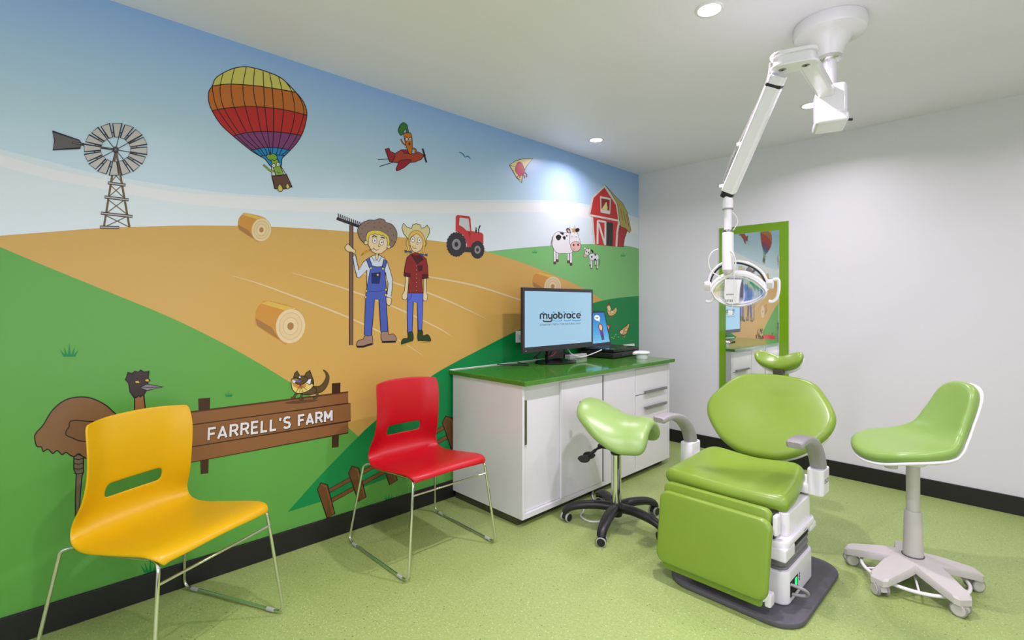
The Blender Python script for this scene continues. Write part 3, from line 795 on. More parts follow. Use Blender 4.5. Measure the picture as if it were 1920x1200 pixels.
# frilled lizard
A = Art(*Z7, base=0.0030)
LZ = (96, 78, 42)
A.line([(985, 285), (1040, 278), (1078, 240), (1095, 190), (1085, 155), (1062, 133)], 62, K, smooth=True, taper=lambda t: 1.0 - 0.88 * t)
A.line([(985, 285), (1040, 278), (1078, 240), (1095, 190), (1085, 155), (1062, 133)], 52, LZ, smooth=True, taper=lambda t: 1.0 - 0.9 * t)
for pts in ([(885, 300), (855, 318), (845, 340), (820, 345)], [(905, 305), (898, 335), (890, 350), (915, 358)], [(1000, 300), (1020, 320), (1010, 340), (985, 345)]): A.line(pts, 17, K, smooth=True); A.line(pts, 11, LZ, smooth=True)
A.oval(945, 288, 70, 33, LZ, K, 5)
A.poly([(828, 200), (826, 262), (850, 300), (890, 310), (955, 288), (990, 245), (978, 190), (930, 205), (880, 215)], (236, 214, 122), K, 5, smooth=True)
A.poly([(835, 250), (835, 225), (880, 240), (930, 240), (925, 265), (880, 275)], (216, 150, 62), smooth=True)
for p in ((860, 300), (885, 305), (910, 300), (940, 285)): A.line([(890, 245), p], 4, (90, 70, 40))
A.poly([(840, 195), (848, 160), (866, 142), (884, 172), (880, 195)], LZ, K, 5); A.poly([(915, 190), (935, 155), (960, 137), (985, 200), (988, 245), (960, 230)], LZ, K, 5)
A.poly([(915, 225), (945, 205), (975, 200), (965, 245)], (238, 238, 234), K, 4); A.poly([(830, 205), (858, 215), (850, 235), (832, 230)], (238, 238, 234), K, 3)
A.poly([(868, 195), (890, 180), (920, 182), (948, 205), (915, 238), (868, 240), (855, 225), (895, 215)], LZ, K, 5, smooth=True); A.poly([(858, 215), (895, 210), (890, 225), (865, 228)], (128, 90, 170)); A.oval(886, 188, 7, 6, (245, 245, 240))
A.build('printed_lizard', WALL_L, label='printed frilled lizard')

# fence
A = Art(520, 780, 1629 / 380, base=0.0017)
FB = (110, 72, 36)
for y0, y1 in ((610, 62), (698, 152)):
    A.line([(400, y0), (1392, y1)], 34, K); A.line([(400, y0), (1392, y1)], 26, (128, 84, 44))
for k in range(5):
    dx, dy = 251 * k, -134 * k
    A.poly([(320 + dx, 590 + dy), (347 + dx, 536 + dy), (400 + dx, 549 + dy), (462 + dx, 785 + dy), (400 + dx, 822 + dy)], FB, K, 6)
    A.poly([(350 + dx, 552 + dy), (398 + dx, 560 + dy), (455 + dx, 780 + dy), (440 + dx, 790 + dy), (388 + dx, 575 + dy)], (134, 90, 48))
A.build('printed_fence', WALL_L, label='printed brown post and rail fence')

# two farmers (printed)
A = Art(600, 370, 4.0, base=0.0018)
SK, HT, BL, SH = (236, 214, 166), (142, 118, 104), (76, 98, 186), (212, 224, 234)
A.poly([(221, 208), (246, 208), (246, 1108), (220, 1108)], (124, 92, 78), K, 4)
A.line([(124, 158), (300, 222)], 22, (34, 30, 30))
for i in range(12): A.line([(136 + 16 * i, 122 + 6.2 * i), (142 + 16 * i, 158 + 6.2 * i)], 7, (34, 30, 30))
A.poly([(348, 466), (390, 440), (415, 432), (440, 432), (482, 456), (502, 482), (522, 540), (542, 610), (540, 690), (530, 748), (500, 738), (510, 650), (490, 560), (480, 720), (350, 700), (350, 545), (297, 602), (276, 598), (258, 530), (245, 448), (264, 428), (290, 548), (322, 488)], SH, K, 4)
A.poly([(415, 418), (436, 422), (434, 462), (425, 470), (416, 462)], SK, K, 3); A.line([(385, 444), (405, 478), (424, 468), (440, 482), (460, 446)], 3, K)
A.poly([(185, 380), (192, 362), (208, 350), (224, 362), (246, 386), (264, 396), (256, 424), (240, 412), (212, 408), (196, 398)], SK, K, 4, smooth=True)
A.poly([(490, 750), (530, 756), (534, 780), (525, 806), (508, 808), (490, 782)], SK, K, 4, smooth=True); A.line([(497, 738), (534, 750)], 10, SH)
A.poly([(338, 1036), (386, 1032), (394, 1088), (384, 1106), (290, 1124), (272, 1106), (284, 1076), (322, 1062)], (164, 132, 112), K, 4, smooth=True); A.line([(276, 1120), (320, 1120), (390, 1098)], 14, K)
A.poly([(460, 1012), (508, 1008), (514, 1030), (548, 1024), (568, 1050), (566, 1076), (468, 1080)], (164, 132, 112), K, 4, smooth=True); A.line([(464, 1084), (566, 1082)], 14, K)
A.poly([(386, 512), (376, 532), (346, 700), (340, 748), (330, 1030), (356, 1040), (384, 1036), (408, 766), (440, 766), (455, 1012), (480, 1004), (508, 1006), (494, 760), (498, 700), (482, 538), (474, 518), (430, 522)], BL, K, 4)
A.poly([(345, 466), (366, 454), (392, 518), (370, 530)], BL, K, 4); A.poly([(478, 464), (500, 480), (486, 532), (464, 522)], BL, K, 4)
A.poly([(385, 570), (453, 562), (442, 648), (386, 644)], (30, 48, 110), K, 3); A.line([(385, 572), (420, 596), (453, 566)], 3, K); A.line([(348, 704), (420, 708), (496, 694)], 3, (40, 54, 120))
for bx_, by_ in ((380, 531), (470, 535), (345, 702), (340, 748), (493, 693), (491, 732), (431, 582)): A.oval(bx_, by_, 8, 8, (238, 216, 66), K, 2)
A.poly([(280, 245), (308, 198), (360, 172), (410, 172), (440, 160), (478, 168), (492, 188), (540, 206), (574, 262), (568, 325), (540, 372), (505, 372), (440, 330), (370, 330), (338, 345), (298, 310)], HT, K, 4, smooth=True)
for hx, hy in ((310, 240), (330, 215), (400, 200), (440, 185), (480, 215), (520, 230), (545, 280), (550, 330), (300, 280), (320, 300), (400, 230), (350, 200), (450, 225), (500, 250), (530, 320)): A.line([(hx, hy), (hx + 9, hy + 9 * (1 if hx > 430 else -1))], 3.5, (76, 62, 54))
A.poly([(345, 345), (348, 278), (378, 252), (440, 250), (500, 280), (520, 322), (512, 372), (490, 380), (370, 345)], (226, 206, 76), K, 3, smooth=True)
A.oval(343, 341, 14, 15, SK, K, 3); A.oval(513, 371, 13, 13, SK, K, 3)
A.poly([(366, 290), (382, 276), (395, 284), (410, 272), (425, 282), (440, 276), (455, 288), (472, 284), (484, 300), (496, 300), (504, 345), (496, 390), (460, 420), (425, 426), (385, 406), (358, 352)], SK, K, 3)
for ex, ey, rx in ((407, 325, 17), (459, 338, 15)): A.oval(ex, ey, rx, 21, (248, 248, 246), K, 3); A.oval(ex + 1, ey, 6, 8, (150, 150, 160)); A.oval(ex + 1, ey, 3, 4, K)
A.line([(388, 299), (404, 289), (424, 298)], 8, K, smooth=True); A.line([(452, 302), (468, 301), (482, 310)], 8, K, smooth=True)
A.line([(440, 345), (436, 368), (448, 372)], 3.5, K, smooth=True); A.line([(398, 380), (415, 396), (438, 394)], 3.5, K, smooth=True)
A.line([(405, 384), (365, 398), (340, 408)], 3.5, K); A.line([(365, 397), (340, 406), (318, 424)], 13, (196, 160, 46)); A.line([(320, 420), (308, 438)], 3, K)
A.build('printed_farmer', WALL_L, label='printed farmer in blue dungarees holding a rake')
A = Art(600, 370, 4.0, base=0.0018)
A.poly([(612, 228), (626, 194), (650, 222), (686, 234), (694, 206), (720, 198), (750, 206), (760, 232), (784, 226), (802, 208), (820, 234), (820, 268), (790, 328), (768, 300), (720, 270), (682, 285), (660, 314), (626, 272)], (222, 212, 152), K, 4)
for br in ([(664, 318), (654, 350), (664, 380), (654, 405), (664, 432)], [(782, 318), (786, 350), (772, 385), (780, 415), (790, 455)]): A.line(br, 24, K, smooth=True, taper=lambda t: 1 - 0.5 * t); A.line(br, 18, (234, 192, 92), smooth=True, taper=lambda t: 1 - 0.5 * t)
A.poly([(664, 335), (666, 290), (690, 258), (726, 248), (764, 270), (786, 322), (782, 366), (670, 360)], (234, 192, 92), K, 3, smooth=True)
A.poly([(714, 405), (732, 405), (732, 432), (714, 432)], SK, K, 3)
A.poly([(680, 302), (706, 282), (722, 272), (755, 294), (770, 330), (766, 372), (745, 402), (716, 413), (690, 396), (674, 350)], SK, K, 3, smooth=True)
for ex, ey, rx in ((695, 315, 15), (743, 322, 14)): A.oval(ex, ey, rx, 21, (248, 248, 246), K, 3); A.oval(ex, ey, 5, 7, (150, 150, 160)); A.oval(ex, ey, 3, 4, K)
A.line([(726, 335), (724, 356), (731, 354)], 3, K); A.line([(690, 368), (702, 382), (722, 382)], 3.5, K, smooth=True)
A.poly([(642, 590), (664, 594), (657, 700), (655, 745), (642, 770), (616, 762), (614, 732), (632, 705)], SK, K, 3); A.poly([(777, 604), (797, 604), (796, 710), (806, 742), (800, 776), (776, 776), (764, 748), (777, 705)], SK, K, 3)
A.poly([(654, 718), (771, 718), (768, 850), (762, 998), (734, 1006), (727, 788), (698, 784), (690, 1016), (656, 1014), (652, 880)], (88, 110, 214), K, 4); A.line([(660, 775), (680, 755), (686, 725)], 3, K)
A.poly([(680, 425), (716, 416), (752, 426), (796, 462), (806, 520), (810, 600), (764, 604), (764, 650), (771, 718), (654, 718), (668, 640), (674, 590), (628, 586), (635, 520), (650, 452)], (142, 44, 42), K, 4)
A.poly([(678, 430), (716, 440), (754, 430), (772, 465), (726, 502), (704, 465)], (86, 28, 30), K, 3); A.poly([(728, 512), (767, 512), (763, 550), (740, 556)], (86, 28, 30), K, 2)
A.poly([(626, 566), (676, 572), (676, 598), (630, 592)], (86, 28, 30), K, 3); A.poly([(762, 580), (808, 580), (812, 606), (766, 612)], (86, 28, 30), K, 3)
for by_ in (515, 545, 577, 607, 637, 667, 698): A.oval(722, by_, 4, 4, (200, 190, 180), K, 2)
for cx, cy in ((660, 406), (778, 430)): A.poly([(cx - 28, cy - 10), (cx, cy), (cx + 26, cy - 6), (cx + 24, cy + 12), (cx, cy + 3), (cx - 24, cy + 10)], (60, 92, 170), K, 2)
GB = (44, 66, 36)
A.poly([(657, 1016), (691, 1010), (693, 1078), (620, 1104), (607, 1086), (622, 1060), (656, 1054)], GB, K, 3, smooth=True); A.line([(612, 1108), (694, 1082)], 8, (214, 176, 70))
A.poly([(734, 1004), (766, 1000), (772, 1036), (804, 1028), (824, 1052), (822, 1080), (738, 1078)], GB, K, 3, smooth=True); A.line([(738, 1080), (822, 1086)], 8, (214, 176, 70))
A.build('printed_farmer', WALL_L, label='printed farmer in a dark red shirt and jeans')
# ------------------------------------------------------------------ ceiling downlights in view
names = ['recessed downlight nearest the camera at the top edge', 'recessed downlight closest to the mural wall', 'recessed downlight half hidden behind the ceiling arm of the lamp']
for (lx, ly), lab in zip(DOWNLIGHTS[:3], names):
    t = thing('downlight', lab, 'downlight', (lx, ly, ROOM_H), 0, 'recessed ceiling downlights')
    lathe('trim_ring', [(0.046, -0.002), (0.050, -0.006), (0.058, -0.006), (0.062, -0.003), (0.062, -0.0003), (0.046, -0.0003)], 'white_enamel', t, seg=40)
    lathe('lens', [(0, -0.0025), (0.046, -0.0025), (0.046, -0.0006), (0, -0.0006)], 'lamp_glow', t, seg=40)

# ------------------------------------------------------------------ cabinet with sliding doors and drawers
CF, CY0, CY1, CZ = 0.70, -2.425, -0.655, 0.862
c = thing('storage_cabinet', 'long white gloss storage cabinet against the mural with sliding doors and drawers', 'cabinet', (0.35, -1.54, 0), world_coords=True)
KZ = 0.05
bm = bmesh.new()
def add_box(bm, lo, hi):
    r = bmesh.ops.create_cube(bm, size=1.0)
    for v in r['verts']: v.co = Vector([lo[i] + (v.co[i] + 0.5) * (hi[i] - lo[i]) for i in range(3)])
# carcass: back/bottom/top/ends and fixed stiles (the sliding doors sit in a recess)
add_box(bm, (0.017, CY0, KZ), (CF, CY0 + 0.018, CZ))
add_box(bm, (0.017, CY1 - 0.03, KZ), (CF, CY1, CZ))
add_box(bm, (0.017, CY0 + 0.018, KZ), (CF, CY1 - 0.03, KZ + 0.03))
add_box(bm, (0.017, CY0 + 0.018, CZ - 0.018), (CF, CY1 - 0.03, CZ))
add_box(bm, (0.017, CY0 + 0.018, KZ + 0.03), (0.035, CY1 - 0.03, CZ - 0.018))
add_box(bm, (0.10, -1.595, KZ + 0.03), (CF, -1.580, CZ - 0.018))
bm_done('body', bm, 'white_laminate', c, smooth=False)
box('kick_plate', (0.03, CY0 + 0.012, 0.0), (0.645, CY1 - 0.03, KZ - 0.0005), 'kick_plate', c)
d1 = box('sliding_door', (0.664, -2.405, KZ + 0.032), (0.680, -2.03, CZ - 0.020), 'white_laminate', c, bev=0.0015)
box('handle', (0.679, -2.402, 0.495), (0.692, -2.376, 0.765), 'brushed_steel', d1, bev=0.002, label='vertical brushed metal pull')
d2 = box('sliding_door', (0.682, -2.062, KZ + 0.032), (0.698, -1.612, CZ - 0.020), 'white_laminate', c, bev=0.0015)
box('edge_strip', (0.682, -2.064, KZ + 0.032), (0.701, -2.036, CZ - 0.020), 'white_laminate', d2, bev=0.0015)
box('edge_strip', (0.690, -1.6115, KZ + 0.032), (0.7015, -1.597, CZ - 0.020), 'grey_plastic', c, bev=0.001)
box('fixed_panel', (0.682, -1.578, KZ + 0.002), (0.7005, -1.190, CZ - 0.002), 'white_laminate', c, bev=0.0012)
for z0, z1, hz in ((0.642, 0.842, 0.655), (KZ + 0.002, 0.636, 0.530)):
    d = box('drawer', (0.682, -1.184, z0), (0.7005, -0.689, z1), 'white_laminate', c, bev=0.0012)
    h = box('handle', (0.716, -1.068, hz - 0.010), (0.728, -0.742, hz + 0.012), 'brushed_steel', d, bev=0.002, label='horizontal brushed metal pull')
    for yy in (-1.05, -0.76): box('handle_post', (0.6995, yy - 0.006, hz - 0.006), (0.7165, yy + 0.006, hz + 0.006), 'brushed_steel', d)
w = box('worktop', (0.0035, CY0 - 0.022, CZ), (0.742, CY1 + 0.03 - 0.012, CZ + 0.027), 'worktop', None, bev=0.003)
tag(w, 'glossy green stone worktop on the white cabinet', 'worktop')
tag(box('splash_strip', (0.0035, CY0 - 0.02, CZ + 0.0272), (0.010, -1.0, CZ + 0.033), 'white_plastic', None, bev=0.001), 'thin white sealing strip where the worktop meets the mural', 'strip')
TOP = CZ + 0.027

# ------------------------------------------------------------------ monitor
MX = 0.27
def scr(zx, zy, X): 
    p = wall_pt(960 + zx / (1920 / 310), 530 + zy / (1920 / 310), X); return p
mt = thing('computer_monitor', 'large black computer monitor with a light blue screen on the worktop', 'monitor', (0.22, -1.56, TOP), world_coords=True)
yl, yr = wall_pt(979.5, 600, MX).y, wall_pt(1112, 600, MX).y
zt, zb = 1.472, 0.992
box('back_shell', (MX - 0.045, yl + 0.06, zb + 0.06), (MX - 0.018, yr - 0.06, zt - 0.06), 'black_plastic', mt, bev=0.012)
box('bezel', (MX - 0.02, yl, zb), (MX, yr, zt), 'bezel_black', mt, bev=0.003)
sw = 0.024
a = Art(960, 530, 1920 / 310, X=MX, base=0.0)
a.v += [(MX + 0.0006, yl + sw, zb + 0.042), (MX + 0.0006, yr - sw, zb + 0.042), (MX + 0.0006, yr - sw, zt - 0.026), (MX + 0.0006, yl + sw, zt - 0.026)]
a.f.append((0, 1, 2, 3)); a.c.append(S(160, 201, 226))
a.lv = 0.0008
BK, BU = (22, 22, 24), (36, 150, 220)
def letter(pts, w=15, col=BK, smooth=True, closed=False): a.line(pts, w, col, smooth=smooth, closed=closed, n=5)
def ring(cx, cy, rx, ry, a0=0, a1=360, w=15):
    n = 20; P = [(cx + rx * math.cos(math.radians(a0 + (a1 - a0) * k / n)), cy - ry * math.sin(math.radians(a0 + (a1 - a0) * k / n))) for k in range(n + (0 if a1 - a0 == 360 else 1))]
    a.line(P, w, BK, closed=(a1 - a0 == 360))
letter([(329, 424), (329, 378), (338, 364), (352, 362), (363, 370), (366, 384), (366, 422)]); letter([(366, 390), (370, 370), (384, 363), (398, 369), (403, 384), (403, 421)])
letter([(423, 362), (424, 395), (432, 412), (446, 414), (458, 402)]); letter([(462, 362), (462, 430), (452, 448), (430, 451), (385, 451), (368, 447), (360, 436)])
ring(501, 390, 21, 25); ring(560, 388, 21, 25); letter([(543, 338), (543, 412)], smooth=False)
letter([(607, 416), (607, 378), (616, 364), (632, 362)]); ring(657, 386, 20, 25); letter([(679, 362), (679, 412)], smooth=False)
ring(719, 385, 21, 25, 45, 315); ring(772, 384, 22, 25, 0, 320); letter([(752, 386), (794, 384)], 11, smooth=False)
for pts in ([(482, 434), (492, 444), (528, 445), (566, 443), (580, 431)], [(604, 431), (612, 441), (640, 442), (668, 440), (680, 429)], [(698, 429), (708, 440), (745, 440), (784, 438), (797, 427)]): a.line(pts, 9, BU, smooth=True)
for x_, y_ in ((362, 344), (482, 343), (603, 342), (698, 341)): a.poly([(x_ - 9, y_ - 7), (x_ + 9, y_ - 7), (x_ + 9, y_ + 7), (x_ - 9, y_ + 7)], BU)
a.line([(793 + 9 * math.cos(k * PI / 8), 342 + 11 * math.sin(k * PI / 8)) for k in range(16)], 3, (90, 170, 220), closed=True); a.line([(790, 348), (790, 336), (796, 337), (796, 342), (790, 343)], 2.5, (90, 170, 220))
a.build('screen', mt, 'screen_pixels', label='light blue screen showing a company logo')
def text_strip(name, txt, y0, y1, z0, z1, zh, X, col, parent):
    cu = bpy.data.curves.new(name, 'FONT'); cu.body = txt; cu.size = 1.0
    tmp = bpy.data.objects.new(name, cu); COL.objects.link(tmp)
    bpy.context.view_layer.update()
    me = bpy.data.meshes.new_from_object(tmp)
    bpy.data.objects.remove(tmp)
    xs = [v.co.x for v in me.vertices]; ys = [v.co.y for v in me.vertices]
    w_, h_ = max(xs) - min(xs), max(ys) - min(ys)
    for v in me.vertices:
        f = (v.co.x - min(xs)) / w_
        v.co = Vector((X, y0 + (y1 - y0) * f, z0 + (z1 - z0) * f + zh * (v.co.y - min(ys)) / h_))
    me.materials.clear()
    at = me.color_attributes.new('ink', 'FLOAT_COLOR', 'CORNER')
    for d in at.data: d.color = col
    return finish(name, me, 'screen_pixels', parent, smooth=False)
p0, p1 = scr(323, 501, MX), scr(798, 482, MX); ph = scr(323, 481, MX)
text_strip('tagline', 'STRAIGHT TEETH THE NATURAL WAY', p0.y, p1.y, p0.z, p1.z, ph.z - p0.z, MX + 0.0012, S(30, 30, 34), mt)
box('stand_neck', (0.185, -1.66, TOP + 0.01), (0.225, -1.47, 1.2), 'black_gloss', mt, bev=0.008)
lathe('stand_base', [(0, 0.0), (0.165, 0.0), (0.172, 0.006), (0.165, 0.014), (0.10, 0.02), (0.06, 0.03), (0.05, 0.035), (0, 0.035)], 'black_gloss', mt, loc=(0.215, -1.56, TOP), seg=48, sx=0.86, sy=1.1)
box('power_button', (MX - 0.001, yl + 0.03, zb + 0.012), (MX + 0.0012, yl + 0.045, zb + 0.018), 'grey_plastic', mt)

# ------------------------------------------------------------------ laptop on its black case
def xfm(loc, rz): return Matrix.Translation(Vector(loc)) @ Matrix.Rotation(rz, 4, 'Z')
LP = (0.225, -0.83, TOP); LR = math.radians(5)
# local: x towards the sitter, y along the worktop
case = thing('equipment_case', 'flat black equipment case under the laptop', 'case', LP, LR)
box('case_body', (-0.17, -0.235, 0.004), (0.165, 0.225, 0.052), 'black_plastic', case, bev=0.012)
box('latch', (0.163, -0.11, 0.018), (0.170, -0.06, 0.036), 'bezel_black', case, bev=0.003)
for sx, sy in ((-0.14, -0.2), (0.14, -0.2), (-0.14, 0.19), (0.14, 0.19)): lathe('foot', [(0, 0), (0.012, 0), (0.012, 0.006), (0, 0.006)], 'dark_grey_rubber', case, loc=(sx, sy, 0), seg=12)
lap = thing('laptop', 'open black laptop with a bright blue picture on its screen', 'laptop', (LP[0], LP[1], TOP + 0.053), LR)
box('keyboard_base', (-0.125, -0.23, 0.0), (0.165, 0.22, 0.026), 'black_gloss', lap, bev=0.006)
kb = box('key_bed', (-0.10, -0.205, 0.0255), (0.03, 0.195, 0.0275), 'black_plastic', lap, bev=0.0005)
km = bpy.data.meshes.new('key'); 
bmk = bmesh.new(); bmesh.ops.create_cube(bmk, size=1.0)
for v in bmk.verts: v.co = Vector((v.co.x * (0.019 if v.co.z < 0 else 0.016), v.co.y * (0.022 if v.co.z < 0 else 0.019), v.co.z * 0.004))
bmk.to_mesh(km); bmk.free(); km.materials.append(MATS['bezel_black'])
for i in range(5):
    for j in range(15):
        ko = bpy.data.objects.new('key', km); COL.objects.link(ko); ko.parent = kb; ko.location = (-0.087 + i * 0.026, -0.188 + j * 0.0262, 0.0292)
box('touchpad', (0.04, -0.06, 0.0256), (0.13, 0.06, 0.0268), 'bezel_black', lap, bev=0.0004)
LT = math.radians(-13)
lid_x = Matrix.Translation((-0.116, 0, 0.024)) @ Matrix.Rotation(LT, 4, 'Y')
lid = box('screen_lid', (-0.006, -0.225, 0.0), (0.004, 0.215, 0.325), 'bezel_black', lap, bev=0.003, xf=lid_x)
bm = bmesh.new()
def lidface(y0, y1, z0, z1, col, lv, pts=None):
    P = pts if pts else [(y0, z0), (y1, z0), (y1, z1), (y0, z1)]
    return [lid_x @ Vector((0.0045 + lv * 0.0003, p[0], p[1])) for p in P], col
ell = lambda cy, cz, ry, rz: [(cy + ry * math.cos(2 * PI * k / 16), cz + rz * math.sin(2 * PI * k / 16)) for k in range(16)]
fs = []
for k in range(12):
    t = k / 12
    fs.append(lidface(-0.205, 0.195, 0.03 + 0.28 * t, 0.03 + 0.28 * (t + 1 / 12), S(120 - 100 * t ** 0.7, 190 - 75 * t, 232 - 30 * t), 0))
fs.append(lidface(0, 0, 0, 0, S(245, 245, 245), 1, ell(0.055, 0.262, 0.05, 0.028))); fs.append(lidface(0, 0, 0, 0, S(245, 245, 245), 1, [(0.06, 0.240), (0.09, 0.240), (0.085, 0.222)]))
fs.append(lidface(0, 0, 0, 0, S(120, 60, 30), 1, ell(0.082, 0.170, 0.040, 0.040))); fs.append(lidface(0, 0, 0, 0, S(236, 190, 160), 2, ell(0.082, 0.172, 0.026, 0.027)))
fs.append(lidface(0, 0, 0, 0, S(110, 50, 150), 2, [(0.054, 0.140), (0.110, 0.140), (0.114, 0.096), (0.052, 0.096)]))
fs.append(lidface(0, 0, 0, 0, S(40, 40, 60), 2, [(0.060, 0.096), (0.106, 0.096), (0.106, 0.052), (0.090, 0.052), (0.083, 0.084), (0.076, 0.052), (0.060, 0.052)]))
for yy in (0.03, 0.045, 0.06): fs.append(lidface(yy, yy + 0.011, 0.256, 0.268, S(40, 40, 50), 2))
me = bpy.data.meshes.new('display'); V, Fc = [], []
for P, c_ in fs: Fc.append(tuple(range(len(V), len(V) + len(P)))); V += P
me.from_pydata(V, [], Fc); at = me.color_attributes.new('ink', 'FLOAT_COLOR', 'CORNER'); k = 0
for p, (P, c_) in zip(me.polygons, fs):
    for _ in p.loop_indices: at.data[k].color = c_; k += 1
finish('display', me, 'screen_pixels', lap, smooth=False)['label'] = 'bright blue screen with a small figure'

# ------------------------------------------------------------------ small things on the worktop
ex_, ey_ = 0.545, -0.835
t = thing('plastic_tub', 'round white plastic tub with a side nozzle at the end of the worktop', 'tub', (ex_, ey_, TOP))
lathe('pot', [(0, 0.0), (0.046, 0.0), (0.048, 0.004), (0.048, 0.04), (0, 0.04)], 'white_plastic', t, seg=32)
lathe('lid', [(0, 0.04), (0.058, 0.04), (0.066, 0.046), (0.066, 0.056), (0.056, 0.064), (0, 0.066)], 'white_plastic', t, seg=36)
rod('nozzle', (-0.02, -0.10, 0.05), (0.0, -0.03, 0.052), 0.013, 'white_plastic', t, bev=0.003)
sweep('hook', catmull([(0.0, 0.062, 0.052), (0.0, 0.085, 0.058), (0.0, 0.095, 0.05), (0.0, 0.085, 0.042)], 5), 0.005, 'dark_grey_rubber', t, seg=8)
t = thing('power_board', 'white power board lying behind the monitor foot', 'power board', (0.135, -1.205, TOP))
box('board_case', (-0.03, -0.115, 0.0), (0.03, 0.115, 0.035), 'white_plastic', t, bev=0.006)
for k in range(4):
    box('socket_recess', (-0.018, -0.10 + k * 0.053, 0.0345), (0.018, -0.065 + k * 0.053, 0.0358), 'grey_plastic', t)
t = thing('power_adapter', 'black power adapter with plugs behind the monitor stand', 'adapter', (0.055, -1.295, TOP))
box('adapter_case', (-0.035, -0.06, 0.0), (0.035, 0.06, 0.05), 'black_plastic', t, bev=0.008)
box('plug_top', (-0.02, -0.02, 0.049), (0.02, 0.02, 0.085), 'black_plastic', t, bev=0.005)
def cable(name, pts, r, m, label): return tag(sweep(name, catmull(pts, 8), r, m, None, seg=8), label, 'cable')
cable('usb_cable', [(0.20, -1.40, TOP + 0.10), (0.23, -1.37, TOP + 0.05), (0.27, -1.28, TOP + 0.03), (0.30, -1.16, TOP + 0.055), (0.31, -1.08, TOP + 0.075)], 0.0042, 'cable_white', 'white cable arching from the monitor to the laptop')
cable('mains_cable', [(0.03, -2.02, TOP + 0.008), (0.12, -1.95, TOP + 0.006), (0.20, -1.86, TOP + 0.006), (0.10, -1.83, TOP + 0.006), (0.03, -1.80, TOP + 0.006)], 0.004, 'black_plastic', 'black cable lying on the worktop left of the monitor foot')
mat('cable_red', S(170, 30, 36), rough=0.4)
sweep('signal_cable', catmull([(0.20, -1.68, TOP + 0.14), (0.20, -1.66, TOP + 0.07), (0.24, -1.63, TOP + 0.06), (0.255, -1.56, TOP + 0.12)], 8), 0.003, 'cable_red', mt, seg=8)['label'] = 'thin red cable'
sweep('signal_cable', catmull([(0.19, -1.66, TOP + 0.16), (0.17, -1.70, TOP + 0.08), (0.13, -1.72, TOP + 0.045), (0.09, -1.66, TOP + 0.04), (0.06, -1.60, TOP + 0.02)], 8), 0.006, 'black_plastic', mt, seg=8)
t = thing('wall_socket', 'white double power socket on the mural beside the monitor', 'socket', (0.0035, -1.745, 1.09), world_coords=True)
box('face_plate', (0.0035, -1.80, 1.045), (0.013, -1.68, 1.137), 'white_plastic', t, bev=0.003)
box('switch', (0.0128, -1.765, 1.105), (0.018, -1.745, 1.125), 'white_plastic', t, bev=0.002)
for dy, dz in ((0, 0), (0.018, 0.0), (0.009, -0.018)): box('pin_slot', (0.0127, -1.762 + dy, 1.07 + dz), (0.0133, -1.757 + dy, 1.083 + dz), 'black_void', t)
tag(box('wall_plate', (0.0035, -0.30, 0.902), (0.02, -0.11, 0.945), 'white_plastic', None, bev=0.003), 'small white connection plate low on the mural near the corner', 'plate')
